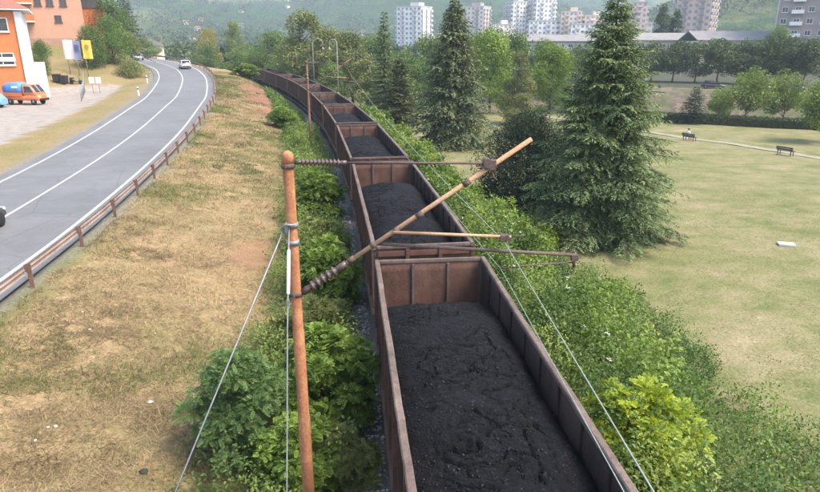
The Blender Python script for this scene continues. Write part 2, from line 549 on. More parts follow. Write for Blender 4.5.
for s in (-.76, .76):
    section(tpath, [(s - .07, .09), (s - .02, .11), (s - .02, .21), (s - .036, .215), (s - .036, .25), (s + .036, .25), (s + .036, .215), (s + .02, .21), (s + .02, .11), (s + .07, .09)], 'rail', M_rail, bed)
M_sleep = simple('sleeper_wood', (.06, .05, .042), (.03, .026, .022), 5, .9)
sm_ = MB()
for yy in np.arange(-15, 150, .65):
    p = track_pt(yy, 0, .05); sm_.box(p, (2.5, .25, .1), rz=math.atan(-float(xts(yy))) * -1 if False else -math.atan(float(xts(yy))))
so = sm_.build('sleepers', M_sleep, bed); so['kind'] = 'stuff'

# ballast stones on the visible shoulder
def octa(n, P, S, seed, squash=.7):
    r = np.random.default_rng(seed)
    base = np.array([(1, 0, 0), (0, 1, 0), (-1, 0, 0), (0, -1, 0), (0, 0, 1), (0, 0, -1)], float)
    V = base[None] * (S[:, None, None] * r.uniform(.6, 1.25, (n, 6, 1))) + r.normal(0, .12, (n, 6, 3)) * S[:, None, None]
    a = r.uniform(0, 6.28, n); ca, sa = np.cos(a), np.sin(a); t = r.normal(0, .5, n); ct, st = np.cos(t), np.sin(t)
    x = V[..., 0] * ca[:, None] - V[..., 1] * sa[:, None]; y = V[..., 0] * sa[:, None] + V[..., 1] * ca[:, None]; z = V[..., 2] * squash
    y2 = y * ct[:, None] - z * st[:, None]; z2 = y * st[:, None] + z * ct[:, None]
    V = np.stack([x, y2, z2], -1) + P[:, None]
    f = np.array([(0, 1, 4), (1, 2, 4), (2, 3, 4), (3, 0, 4), (1, 0, 5), (2, 1, 5), (3, 2, 5), (0, 3, 5)])
    Fq = (np.arange(n)[:, None, None] * 6 + f[None]).reshape(-1, 3)
    return V.reshape(-1, 3), Fq
M_stone = foliage('ballast_stone', (.15, .14, .13), (.48, .46, .43), transl=0.0, rough=.9)
n = 9500
yy = 6 + 70 * rng.random(n) ** 1.7
dd = np.where(rng.random(n) < .8, -rng.uniform(1.5, 2.75, n), rng.uniform(1.5, 2.75, n))
sl = xts(yy); nn = np.sqrt(1 + sl ** 2)
zz = np.where(np.abs(dd) < 1.85, .07, .06 - (np.abs(dd) - 1.85) * .343) + .01
P = np.stack([xt(yy) + dd / nn, yy - dd * sl / nn, zz], 1)
V, Fq = octa(n, P, rng.uniform(.02, .05, n) * (1 + yy / 60), 3)
stones = obj('ballast_stones', np_mesh('ballast_stones', V, Fq, M_stone, tint=np.repeat(rng.random(n), 8)))
tag(stones, 'pale loose ballast stones beside the wagons', 'gravel', kind='stuff')

# ------------------------------------------------------------------ river behind the park
M_water = simple('river_water', (.04, .05, .04), (.03, .04, .035), .3, .12, spec=.5)
w = MB()
def rp(s, al, z): return (.47 * s + .88 * al, .88 * s - .47 * al, z)
w.face([rp(100, -40, -5.2), rp(100, 200, -5.2), rp(121, 200, -5.2), rp(121, -40, -5.2)])
tag(w.build('river', M_water), 'narrow river in a stone lined channel behind the park', kind='structure')

# ------------------------------------------------------------------ park path
M_path = simple('park_path', (.24, .22, .165), (.17, .16, .11), 1.2, .9)
pk = np.array([(18, 98, 0), (26, 84.5, 0), (31.2, 75.7, 0), (36.1, 67.4, 0), (39.9, 59.6, 0), (46, 45, 0), (52, 28, 0)], float)
pp = catmull(pk, 24)
pp[:, 2] = ghs(pp[:, 0], pp[:, 1]) + .06
tag(ribbon(pp, -.6, .6, 0.0, 'path', M_path), 'narrow pale path across the park lawn', kind='structure')

# ------------------------------------------------------------------ hills
th = np.radians(np.linspace(-62, 62, 190)); rr = np.concatenate([np.linspace(470, 1500, 90), np.linspace(1520, 4600, 80)])
TH, RR = np.meshgrid(th, rr)
HX, HY = (RR * np.sin(TH)), (RR * np.cos(TH))
def hill(x, y):
    r = np.hypot(x, y); t = np.degrees(np.arctan2(x, y))
    n1 = fbm(x / 420, y / 420, 5, 4) - .5; n2 = fbm(x / 1100, y / 1100, 4, 8) - .5
    h = 430 * sstep((r - 800) / 2900) * (1 + n2 * .8) + n1 * 150 * sstep((r - 650) / 900)
    h += 95 * np.exp(-((r - 900) / 330) ** 2) * np.exp(-((t - 29) / 9) ** 2)
    h += 85 * np.exp(-((r - 1250) / 350) ** 2) * np.exp(-((t - 4) / 12) ** 2)
    h += 60 * np.exp(-((r - 1150) / 350) ** 2) * np.exp(-((t + 24) / 13) ** 2)
    return np.maximum(h, 0) * sstep((r - 470) / 200) - 6 * (1 - sstep((r - 470) / 120))
HZ = hill(HX, HY)
def hill_material():
    m, nt, b = new_mat('hill_forest')
    big = noise_node(nt, .0042, 6, .6); fi = noise_node(nt, .05, 6, .75); vf = noise_node(nt, .25, 4, .7)
    forest = ramp(nt, fi.outputs['Fac'], [(.3, (.014, .034, .014)), (.55, (.036, .07, .024)), (.75, (.065, .105, .035))])
    field = ramp(nt, fi.outputs['Fac'], [(.3, (.07, .1, .035)), (.7, (.15, .16, .07))])
    k = ramp(nt, big.outputs['Fac'], [(.52, grey(0)), (.58, grey(1))])
    c = mix_rgb(nt, k.outputs[0], forest.outputs[0], field.outputs[0])
    v = ramp(nt, vf.outputs['Fac'], [(.3, grey(.6)), (.7, grey(1.35))])
    nt.links.new(mix_rgb(nt, 1.0, c, v.outputs[0], 'MULTIPLY'), b.inputs['Base Color'])
    b.inputs['Roughness'].default_value = 1; b.inputs['Specular IOR Level'].default_value = 0
    bump(nt, b, vf.outputs['Fac'], 1.0, 6)
    return m
I = np.arange(TH.size).reshape(TH.shape)
hf = np.stack([I[:-1, :-1], I[:-1, 1:], I[1:, 1:], I[1:, :-1]], -1).reshape(-1, 4)
hills = obj('hills', np_mesh('hills', np.stack([HX.ravel(), HY.ravel(), HZ.ravel()], 1), hf, hill_material(), smooth=True))
tag(hills, 'hazy wooded hills with fields behind the town', kind='structure')

# ------------------------------------------------------------------ foliage builders
def unit(a):
    return a / np.maximum(np.linalg.norm(a, axis=-1, keepdims=True), 1e-9)
def leaf_quads(P, D, N, L, W, fold=.12):
    D = unit(D); S = unit(np.cross(D, N)); Nn = np.cross(S, D)
    L = np.asarray(L)[:, None]; W = np.asarray(W)[:, None]
    m = P + D * L * .45 + Nn * L * fold
    V = np.stack([P, m + S * W * .5, P + D * L, m - S * W * .5], 1).reshape(-1, 3)
    return V, np.arange(len(P) * 4).reshape(-1, 4)
def rand_dirs(n, r):
    return unit(r.normal(size=(n, 3)))

def crown_clumps(clumps, rads, n, L, W, r, up=.25, shell=.55, droop=0.0):
    """leaves over a cloud of clumps; tint differs by clump and by leaf"""
    clumps = np.asarray(clumps); rads = np.asarray(rads)
    p = rads ** 2; ci = r.choice(len(clumps), n, p=p / p.sum())
    d = rand_dirs(n, r); d[:, 2] = d[:, 2] * .85 + .1
    rad = rads[ci] * (shell + (1.08 - shell) * r.random(n) ** .6)
    P = clumps[ci] + d * rad[:, None]
    D = unit(d * .6 + rand_dirs(n, r) * .8 + np.array([0, 0, -droop]))
    N = unit(d + rand_dirs(n, r) * .7 + np.array([0, 0, up]))
    s = r.uniform(.65, 1.3, n)
    V, Fq = leaf_quads(P, D, N, L * s, W * s)
    ct = r.normal(.5, .2, len(clumps))
    t = np.clip(ct[ci] + r.normal(0, .16, n), 0, 1)
    return V, Fq, t

M_bark = simple('bark', (.085, .065, .05), (.04, .032, .026), 9, .95, bmp=.8, stretch=(3, 3, .6), bdist=.03)
M_bark_pale = simple('bark_pale', (.17, .14, .11), (.08, .065, .05), 9, .95, bmp=.6, stretch=(3, 3, .6), bdist=.02)

def broad_proto(h, w, seed, n, L, W=None, trunk=.22, nclump=46, shape='round', bark=None, trunk_r=None):
    """returns (trunk mesh, crown mesh data) in local space"""
    r = np.random.default_rng(seed)
    W = W or L * .6
    zc0 = h * trunk
    cl = []; rd = []
    while len(cl) < nclump:
        t = r.random()
        if shape == 'round': prof = math.sqrt(max(0, 1 - ((t - .45) / .6) ** 2))
        elif shape == 'cone': prof = (1 - t) ** .8 * min(1, t / .12 + .35) * 1.05
        elif shape == 'column': prof = min(1, t / .15 + .4) * math.sqrt(max(0, 1 - t ** 2.6))
        else: prof = min(1, t / .3 + .5) * math.sqrt(max(0, 1 - t ** 3))
        rr_ = w / 2 * prof
        cr = w * r.uniform(.11, .2) * (1.0 if shape != 'column' else .9)
        a = r.random() * 6.283; q = max(0, rr_ - cr * .55) * r.random() ** .42 * r.uniform(.85, 1.2)
        z = zc0 + t * (h - zc0 - cr * .8)
        cl.append((q * math.cos(a), q * math.sin(a), max(z, cr * .5))); rd.append(cr)
    cl = np.array(cl); rd = np.array(rd)
    V, Fq, t = crown_clumps(cl, rd, n, np.full(n, L), np.full(n, W), r)
    tr = trunk_r or h * .016
    mb = MB()
    pts = []; k = 7; ox = oy = 0
    for i in range(k):
        pts.append((ox, oy, -.25 + (h * .82 + .25) * i / (k - 1))); ox += r.normal(0, .012 * h); oy += r.normal(0, .012 * h)
    mb.tube(pts, [tr * (1.3 if i == 0 else 1) * (1 - .85 * i / (k - 1)) for i in range(k)], 8)
    for j in r.choice(len(cl), min(16, len(cl)), replace=False):
        c = cl[j]; zb = max(h * trunk * .8, c[2] - .3 * math.hypot(c[0], c[1]) - .1 * h)
        f = min(max((zb + .25) / (h * .82 + .25), 0), 1) * (k - 1); i = min(int(f), k - 2); u = f - i
        b = Vector(pts[i]).lerp(Vector(pts[i + 1]), u)
        m = b.lerp(Vector(c), .5) + Vector((0, 0, .04 * h))
        mb.tube([b, m, c], [tr * .42, tr * .28, tr * .1], 5)
    return mb, (V, Fq, t)

def conifer_proto(h, w, seed, nb, cl_, cw, tstep, cstep, droop=.35, power=.8, lift=.35, base=.05, hang=.5, twig=.4, whorl=0):
    r = np.random.default_rng(seed)
    mb = MB(); tr = h * .017
    mb.tube([(0, 0, -.3), (0, 0, h * .3), (.02 * h * r.normal() * .3, 0, h * .7), (0, 0, h * .985)], [tr * 1.25, tr * .85, tr * .4, .02], 8)
    Ps, Ds, Ts, Ls = [], [], [], []
    for i in range(nb):
        t = (i + r.random()) / nb
        if whorl: t = min(.999, max(0, (math.floor(t * whorl) + .5 + r.normal(0, .16)) / whorl))
        z = h * (base + (1 - base - .01) * t ** .92)
        tz = (z / h - base) / (1 - base)
        L = w / 2 * (1 - tz) ** power * r.uniform(.72, 1.12) + .12
        a = i * 2.39996 + r.normal(0, .25)
        el = lift * (tz - .25) * 2 + r.normal(0, .08)
        dh = np.array([math.cos(a), math.sin(a), 0]); sd_ = np.array([-math.sin(a), math.cos(a), 0])
        ns = max(4, int(L / .25))
        s = np.linspace(0, L, ns)
        pz = z + np.sin(el) * s - droop * s * s / (L + .6) * .55
        pts = dh[None] * (s * math.cos(el))[:, None] + np.array([0, 0, 1])[None] * pz[:, None]
        pts += sd_[None] * (np.sin(s * 1.3 + r.random() * 6) * .05 * L)[:, None]
        if L > .5:
            mb.tube([tuple(p) for p in pts[::2]] if ns > 5 else [tuple(p) for p in pts], np.linspace(max(.012, tr * .28 * (L / w * 2 + .2)), .006, len(pts[::2]) if ns > 5 else len(pts)), 4, cap=False)
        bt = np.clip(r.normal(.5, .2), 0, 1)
        for q in np.arange(.06 * L + .03, L, tstep * r.uniform(.85, 1.15)):
            k = q / L * (ns - 1); k0 = min(int(k), ns - 2); p = pts[k0] * (1 - k + k0) + pts[k0 + 1] * (k - k0)
            for sgn in (-1, 1):
                tl = min(twig * (L - q) + .14, .95 * w / 9 + .12) * r.uniform(.6, 1.25)
                an = r.normal(.95, .2) * sgn
                d = dh * math.cos(an) + sd_ * math.sin(an); d[2] = r.normal(.02, .12)
                nk = max(2, int(tl / cstep))
                u = (np.arange(nk) + r.random()) / nk * tl
                tp = p + d * u[:, None]; tp[:, 2] -= hang * u * u / (tl + .2)
                Ps.append(tp)
                dd_ = np.tile(d, (nk, 1)); dd_[:, 2] -= hang * 1.2 * u / (tl + .1)
                side = np.where(np.arange(nk) % 2 == 0, 1, -1)[:, None] * np.cross(d, [0, 0, 1])[None]
                Ds.append(dd_ + side * .55 + r.normal(0, .22, (nk, 3)))
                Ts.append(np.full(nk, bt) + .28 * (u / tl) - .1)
                Ls.append(np.full(nk, 1.0) * r.uniform(.75, 1.2))
    P = np.concatenate(Ps); D = np.concatenate(Ds); T = np.concatenate(Ts); Lf = np.concatenate(Ls)
    n = len(P)
    N = unit(np.array([0, 0, 1.0]) + r.normal(0, .45, (n, 3)))
    V, Fq = leaf_quads(P, D, N, cl_ * Lf * r.uniform(.8, 1.2, n), cw * Lf * r.uniform(.8, 1.25, n), fold=.05)
    return mb, (V, Fq, np.clip(T + r.normal(0, .13, n), 0, 1))

def plant_tree(name, proto, mat, bark, loc, label, cat='tree', group=None, rz=0.0, parts=('trunk', 'crown'), cache={}):
    """proto is either a (MB, leaves) pair or a pair of ready meshes"""
    if isinstance(proto[0], MB):
        tm = proto[0].mesh(parts[0], bark)
        cm = np_mesh(parts[1], proto[1][0], proto[1][1], mat, tint=proto[1][2])
    else:
        tm, cm = proto
    e = empty(name, loc, rz)
    obj(parts[0], tm, e); obj(parts[1], cm, e)
    tag(e, label, cat, group)
    return e, (tm, cm)

GAIN = 1.45
F_cedar = foliage('cedar_needles', (.022, .045, .018), (.122, .158, .064), .2, gain=GAIN)
F_deodar = foliage('deodar_needles', (.034, .056, .026), (.13, .152, .072), .2, gain=GAIN)
F_dark = foliage('dark_needles', (.012, .028, .016), (.045, .075, .038), .12)
F_pine = foliage('pine_needles', (.035, .055, .02), (.11, .13, .05), .2, gain=GAIN)
F_bright = foliage('bright_leaves', (.036, .07, .012), (.165, .235, .045), .38, gain=GAIN)
F_mid = foliage('mid_leaves', (.03, .06, .015), (.11, .165, .042), .3, gain=GAIN)
F_lightgreen = foliage('light_green_leaves', (.075, .12, .025), (.2, .26, .075), .35, gain=1.15)
F_olive = foliage('olive_leaves', (.045, .06, .02), (.15, .165, .06), .3, gain=GAIN)
F_pale = foliage('pale_leaves', (.055, .09, .018), (.185, .235, .06), .35, gain=GAIN)
F_yellow = foliage('yellow_leaves', (.1, .1, .022), (.24, .22, .06), .35, gain=GAIN)
F_street = foliage('street_leaves', (.022, .042, .016), (.085, .115, .042), .25, gain=1.15)
F_blue = foliage('blue_green_leaves', (.03, .062, .02), (.13, .195, .068), .35, gain=1.6)
F_lime = foliage('lime_leaves', (.15, .22, .02), (.42, .5, .065), .45)
F_bramble = foliage('bramble_leaves', (.022, .052, .012), (.105, .165, .04), .35, gain=GAIN)
F_scrub = foliage('scrub_leaves', (.05, .09, .02), (.2, .26, .07), .4, gain=1.2)
F_flower = foliage('flower_petals', (.45, .45, .4), (.7, .7, .62), .3)
F_straw = foliage('straw_blades', (.105, .072, .037), (.48, .36, .2), .2, .85)
F_weed = foliage('weed_blades', (.05, .075, .018), (.2, .22, .075), .3, .8)

# ------------------------------------------------------------------ big trees in the park
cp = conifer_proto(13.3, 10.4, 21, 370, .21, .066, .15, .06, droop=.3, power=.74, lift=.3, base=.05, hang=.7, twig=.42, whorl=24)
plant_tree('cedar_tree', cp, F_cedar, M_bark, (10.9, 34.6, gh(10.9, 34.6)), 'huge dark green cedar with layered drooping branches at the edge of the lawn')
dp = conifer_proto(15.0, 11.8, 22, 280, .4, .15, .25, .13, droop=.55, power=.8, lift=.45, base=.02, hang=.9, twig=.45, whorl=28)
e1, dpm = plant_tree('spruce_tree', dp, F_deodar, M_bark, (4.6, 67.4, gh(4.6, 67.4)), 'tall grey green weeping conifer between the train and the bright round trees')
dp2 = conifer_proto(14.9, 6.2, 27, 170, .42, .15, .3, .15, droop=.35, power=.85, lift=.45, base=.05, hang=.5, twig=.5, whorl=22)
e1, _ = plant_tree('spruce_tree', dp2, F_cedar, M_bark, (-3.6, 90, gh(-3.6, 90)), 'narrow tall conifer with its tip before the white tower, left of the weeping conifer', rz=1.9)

pp_ = conifer_proto(8.4, 6.8, 23, 170, .36, .15, .24, .13, droop=.1, power=.5, lift=.7, base=.04, hang=.1, twig=.5)
e1, ppm = plant_tree('pine_tree', pp_, F_pine, M_bark, (-1.3, 86.0, gh(-1.3, 86)), 'small olive green pine standing on open grass right beside the train')
sp = conifer_proto(4.9, 4.4, 24, 80, .3, .1, .2, .12, droop=.2, power=.7, lift=.5, base=.12, hang=.2, twig=.5)
plant_tree('pine_tree', sp, F_dark, M_bark, (39.0, 86.2, gh(39, 86.2)), 'small dark bushy conifer before the hedge at the back of the lawn')
dk, dl = broad_proto(6.7, 7.0, 25, 34000, .2, .05, trunk=.04, nclump=110, shape='oval')
plant_tree('yew_tree', (dk, dl), F_dark, M_bark, (7.6, 39.0, gh(7.6, 39)), 'dense blackish evergreen tree tucked against the left side of the huge cedar')
dk, dl = broad_proto(1.9, 2.6, 26, 5000, .14, .045, trunk=.05, nclump=26, shape='oval')
plant_tree('evergreen_shrub', (dk, dl), F_dark, M_bark, (5.2, 40.5, gh(5.2, 40.5)), 'low dark evergreen shrub at the foot of the blackish evergreen', 'shrub')

protos = {}
def bt(key, args, mat, bark=M_bark):
    if key not in protos:
        p = broad_proto(*args[0], **args[1])
        protos[key] = (p[0].mesh('trunk', bark), np_mesh('crown', p[1][0], p[1][1], mat, tint=p[1][2]))
    return protos[key]
def put(name, key, args, mat, x, y, label, sc=1.0, rz=0.0, cat='tree', group=None, z=None, bark=M_bark, parts=('trunk', 'crown')):
    m = bt(key, args, mat, bark)
    e, _ = plant_tree(name, m, None, None, (x, y, gh(x, y) if z is None else z), label, cat, group, rz, parts)
    e.scale = sc if hasattr(sc, '__len__') else (sc, sc, sc)
    return e
A = lambda *a, **k: (a, k)
RB = A(12.8, 8.2, 31, 11000, .34, trunk=.2, nclump=60)
OL = A(9.8, 5.0, 32, 6500, .28, .12, trunk=.06, nclump=46, shape='column')
LG = A(7.7, 6.0, 33, 6500, .27, trunk=.2, nclump=42)
ST = A(8.6, 7.4, 34, 5200, .34, trunk=.24, nclump=44)
ST2 = A(8.8, 7.0, 35, 5000, .34, trunk=.26, nclump=36)
TL = A(14.0, 7.4, 36, 8500, .36, trunk=.16, nclump=60, shape='oval')
MD = A(11.5, 9.6, 37, 7500, .4, trunk=.1, nclump=56)
PO = A(21, 5.2, 38, 6500, .5, trunk=.06, nclump=60, shape='column')
BU = A(4.5, 5.2, 39, 8000, .17, trunk=.06, nclump=46, shape='oval')

put('round_tree', 'rb', RB, F_bright, 12.6, 100, 'bright green round tree on a bare trunk right of the weeping conifer')
put('round_tree', 'rb', RB, F_bright, 21.8, 98, 'bright green tree standing alone left of the huge cedar, below the grey roof', .82, 1.2)
put('round_tree', 'md', MD, F_mid, 19.3, 119, 'darker rounded tree peeking out behind the bright green round tree', (.8, .8, 1.2), .4)
put('columnar_tree', 'ol', OL, F_olive, 14.6, 85.5, 'narrow olive green tree between the two bright green trees')
put('columnar_tree', 'ol', OL, F_olive, 13.6, 75, 'short pale olive shrubby tree in front of the narrow olive tree', (.95, .95, .52), 2.0, 'tree')
put('tall_tree', 'tl', TL, F_olive, -20.2, 124, 'tallest light green tree behind the far wagons', (1.3, 1.3, 1.16))
put('tall_tree', 'tl', TL, F_olive, -14.9, 118, 'light olive tree just right of the tallest tree behind the wagons', (1.25, 1.25, .97), 2.1)
put('tall_tree', 'tl', TL, F_mid, -9.9, 109, 'mid green tree behind the train, left of the narrow tall conifer', (1.1, 1.1, .92), 4)
put('tall_tree', 'tl', TL, F_olive, -6.6, 101, 'low olive tree close behind the train, between lamp post and pine', (.85, .85, .62), 5.2)
put('wide_tree', 'md', MD, F_mid, 4.1, 136, 'dark spreading tree filling the gap left of the weeping conifer tip', 1.0, 1)
put('wide_tree', 'md', MD, F_mid, 13.0, 138, 'dark spreading tree behind the weeping conifer and the bright round tree', .95, 3)
put('wide_tree', 'md', MD, F_mid, 29, 128, 'grey green spreading tree under the low grey roof', (.9, .9, .72), 3.6)
put('wide_tree', 'md', MD, F_mid, -24.5, 140, 'dark green tree left of the tallest tree behind the far wagons', (1.0, 1.0, 1.02), 2.6)
put('wide_tree', 'md', MD, F_mid, -36, 170, 'broad dark green tree above the tail end of the train', (1.25, 1.25, 1.0), .2)
put('wide_tree', 'md', MD, F_mid, -46, 182, 'dark green tree left of the last visible wagon', (1.1, 1.1, .85), 5)
put('wide_tree', 'md', MD, F_mid, -60, 190, 'dark leafy tree right of the yellowish tree by the bend', (1.0, 1.0, .72), 1.4)
put('wide_tree', 'ye', A(12.5, 9.0, 40, 5500, .4, trunk=.1, nclump=40), F_yellow, -62.5, 202, 'yellowish green round tree beyond the road bend')
put('tall_tree', 'tl2', A(14.5, 7.0, 41, 5000, .4, trunk=.1, nclump=40, shape='oval'), F_pale, -56.5, 208, 'pale green slender tree right of the yellowish round tree')
put('wide_tree', 'md', MD, F_mid, -84, 186, 'bushy green tree just behind the bend of the road', (1.1, 1.1, .62), 2.3)
put('wide_tree', 'md', MD, F_mid, -73, 176, 'green thicketed tree right behind the white car at the bend', (1.0, 1.0, .55), 3.3)
put('wide_tree', 'md', MD, F_mid, -95, 178, 'green tree behind the round bushes left of the bend', (1.2, 1.2, .8), .3)

for x_, y_, sx_, sz_, lab in ((1.6, 104, .62, .7, 'green tree standing between the small olive pine and the weeping conifer'), (9.2, 113, .7, .82, 'green tree filling the gap right behind the weeping conifer'), (27.5, 105, .6, .58, 'leafy tree close left of the huge cedar'), (-12.5, 101, .55, .62, 'leafy tree just behind the train beside the left hooked lamp post'), (-33, 140, .85, .62, 'low leafy tree directly behind the far wagons'), (-43, 160, .9, .6, 'low leafy tree behind the tail end of the train'), (-14, 135, .95, .9, 'far green tree filling the gap behind the swan neck lamp posts'), (-4, 112, .62, .55, 'low green tree behind the narrow tall conifer'), (6.5, 108, .6, .5, 'low green tree behind the foot of the weeping conifer'), (17.5, 108, .6, .5, 'low green tree behind the foot of the narrow olive tree'), (-30, 155, 1.0, .85, 'green tree behind the far tan mast'), (-1.5, 121, .9, .8, 'dark tree behind the small olive pine, left of the weeping conifer'), (9.0, 121, .8, .72, 'dark low tree behind the trunk of the bright round tree'), (25.5, 112, .75, .62, 'mid green tree between the lone bright tree and the cedar'),
                          (33.5, 117, .85, .72, 'mid green tree just left of the cedar, before the town halls'), (31, 150, 1.0, .8, 'far dark tree below the low grey roof'), (20, 160, 1.0, .85, 'far dark tree above the narrow olive tree'), (-8, 150, 1.1, .95, 'far dark tree below the left white tower'), (47, 158, 1.0, .75, 'far dark tree touching the left side of the cedar')):
    put('wide_tree', 'md', MD, F_mid, x_, y_, lab, (sx_, sx_, sz_), x_)
put('young_tree', 'lg', LG, F_lightgreen, 46.2, 86.3, 'middle and widest of the light green park trees before the hedge', 1.0, .3, bark=M_bark_pale)
put('young_tree', 'lg', LG, F_lightgreen, 51.2, 86.0, 'light green park tree at the right, behind the tree nearest the path', (.9, .9, 1.0), 1.9, bark=M_bark_pale)
put('young_tree', 'lg', LG, F_bright, 46.3, 69.4, 'bright green tree at the right frame edge beside the park path', (.95, .95, .98), 3.1, bark=M_bark_pale)
put('young_tree', 'lg', LG, F_lightgreen, 43.0, 87.0, 'smallest yellowish green park tree right of the dark bushy conifer', (.55, .55, .68), 4.4, bark=M_bark_pale)

ords = ['first', 'second', 'third', 'fourth', 'fifth', 'sixth', 'seventh', 'eighth', 'ninth', 'tenth']
st = [(812, 79.2, 128, 8.8), (790, 76.0, 130, 9.2), (768, 72.8, 132, 8.4), (748, 69.8, 134, 8.4), (724, 65.7, 136, 8.8), (700, 61.7, 138, 8.0), (677, 57.6, 140, 8.4), (655, 53.7, 142, 8.0), (600, 43.4, 148, 7.5), (578, 39.0, 150, 6.8)]
for i, (_, x, y, h) in enumerate(st):
    put('street_tree', 'st' if i % 2 else 'st2', ST if i % 2 else ST2, F_street, x, y, f'{ords[i]} dark street tree from the right in the row across the river', h / 8.6 * np.array([1.22, 1.22, 1.04]), i * 1.3, group='street trees across the river')
put('poplar_tree', 'po', PO, F_street, 91.0, 236, 'taller left one of two dark poplars before the salmon tower', (1.15, 1.15, 1.02))
put('poplar_tree', 'po', PO, F_street, 95.8, 236, 'shorter right one of two dark poplars before the salmon tower', (1.1, 1.1, .94), 2)
put('wide_tree', 'md', MD, F_mid, 100, 176, 'round dark tree left of the grey apartment block at the right edge', (.9, .9, 1.12), 2)

# bushes and trees on the hillside left of the road
put('hillside_tree', 'bu', BU, F_mid, -48.2, 98, 'small leafy tree behind the white and yellow banners', (.95, .95, 1.45), 0)
put('hillside_tree', 'bu2', A(6.4, 6.4, 43, 9000, .2, trunk=.06, nclump=50, shape='oval'), F_mid, -46.9, 102, 'rounded green tree between the banners and the road bend', (1.0, 1.0, 1.12), 1)
put('hillside_tree', 'bu2', None, F_mid, -51.0, 111, 'largest round olive tree bulging over the road bend', (1.15, 1.15, 1.2), 2.6)
put('roadside_bush', 'bu3', A(2.6, 5.4, 44, 8000, .15, trunk=.05, nclump=46, shape='oval'), F_olive, -43.0, 99, 'low clipped looking round bush on the roadside verge at the bend', (1, 1, 1), 0, 'bush')
put('roadside_bush', 'bu3', None, F_mid, -51.5, 117, 'bush crowding the left road edge at the far bend', (1.2, 1.2, 1.3), 1.7, 'bush')
cn = conifer_proto(12.5, 8, 45, 120, .4, .13, .34, .2, droop=.3, power=.7, lift=.4, base=.1, hang=.4)
plant_tree('dark_tree', cn, F_dark, M_bark, (-54.5, 126, gh(-54.5, 126)), 'dark conifer rising above the round trees beside the salmon building')
put('hillside_tree', 'bu', None, F_mid, -52.6, 92, 'small dark tree between the orange house and the salmon building', (.6, .6, 1.1), 2)

# ------------------------------------------------------------------ bushes left of the track
def frond_bush(h, w, seed, nfr, ll, lw, npair=6, fl=.3, nclump=24, base=.12):
    r = np.random.default_rng(seed)
    cl = []; rd = []
    for i in range(nclump):
        t = r.random(); a = r.random() * 6.283
        prof = math.sqrt(max(0, 1 - (max(t - .3, 0) / .72) ** 2)) * (.75 + .25 * min(1, t / .3))
        cr = w * r.uniform(.07, .15)
        q = max(0, w / 2 * prof - cr * .6) * math.sqrt(r.random())
        cl.append((q * math.cos(a), q * math.sin(a), h * base + t * (h * (1 - base) - cr))); rd.append(cr)
    cl = np.array(cl); rd = np.array(rd)
    ci = r.choice(nclump, nfr, p=rd ** 2 / (rd ** 2).sum())
    d = rand_dirs(nfr, r); d[:, 2] = np.abs(d[:, 2]) * .8 + d[:, 2] * .2
    P0 = cl[ci] + d * (rd[ci] * r.uniform(.45, .85, nfr))[:, None]
    ax = unit(d * .8 + rand_dirs(nfr, r) * .9 + np.array([0, 0, .1]))
    up = unit(np.array([0, 0, 1.0]) + r.normal(0, .35, (nfr, 3)))
    sd_ = unit(np.cross(ax, up)); nm = np.cross(sd_, ax)
    ct = r.normal(.5, .18, nclump)
    ft = r.normal(0, .26, nfr)
    P, D, N, T, LL = [], [], [], [], []
    for k in range(npair):
        u = (k + 1) / npair
        pos = P0 + ax * (fl * u) + np.array([0, 0, -.35 * fl]) * u * u
        for s in (-1, 1):
            P.append(pos); D.append(sd_ * s * .85 + ax * .5 + np.array([0, 0, -.25])); N.append(nm)
            T.append(np.clip(ct[ci] + ft + r.normal(0, .08, nfr) + .15 * (u - .5), 0, 1)); LL.append(np.full(nfr, ll * (1.1 - .45 * abs(u - .45))))
    P.append(P0 + ax * fl + np.array([0, 0, -.35 * fl])); D.append(ax + np.array([0, 0, -.5])); N.append(nm); T.append(np.clip(ct[ci], 0, 1)); LL.append(np.full(nfr, ll))
    P = np.concatenate(P); D = np.concatenate(D); N = np.concatenate(N); T = np.concatenate(T); LL = np.concatenate(LL)
    V, Fq = leaf_quads(P, D, N, LL * r.uniform(.85, 1.15, len(P)), LL * lw, fold=.06)
    mb = MB()
    for j in range(min(14, nclump)):
        c = cl[j]; a = r.random() * 6.28
        b = Vector((math.cos(a) * .12 * w, math.sin(a) * .12 * w, -.15))
        mb.tube([b, b.lerp(Vector(c), .5) + Vector((0, 0, .12)), c], [.028, .018, .008], 5)
    return mb, (V, Fq, T)
def put_bush(name, proto, mat, x, y, label, rz=0.0, sc=(1, 1, 1), z=None):
    e, m = plant_tree(name, proto, mat, M_bark, (x, y, gh(x, y) if z is None else z), label, 'bush', None, rz, ('stems', 'foliage'))
    e.scale = sc
    return m
put_bush('leafy_bush', frond_bush(2.7, 2.6, 51, 6500, .055, .4, 5, .14, 80), F_blue, -3.7, 11.45, 'feathery blue green bush at the bottom edge, left of the orange mast')
b2 = put_bush('leafy_bush', frond_bush(2.8, 2.8, 52, 5600, .068, .5, 5, .17, 90), F_bright, -2.0, 12.9, 'large bright green bush at the bottom, between the orange mast and the near wagon')
b3 = put_bush('leafy_bush', frond_bush(2.6, 2.9, 53, 4000, .085, .5, 5, .2, 70), F_bright, -2.75, 20.4, 'bright green bush beside the second wagon, behind the upper part of the mast')
put_bush('leafy_bush', b3, None, -4.9, 31.5, 'small dense green bush beyond the mast top, near the third wagon', 1.6, (1.0, 1.15, 1.0))
b4 = put_bush('wispy_bush', frond_bush(1.7, 2.6, 54, 2600, .075, .32, 6, .22, 40), F_weed, -3.0, 16.9, 'low pale scrubby bush behind the insulator of the orange mast')
put_bush('wispy_bush', b4, None, -4.3, 26.0, 'low grey green scrub between the two bright bushes beside the train', 2.2, (1, 1.3, .9))
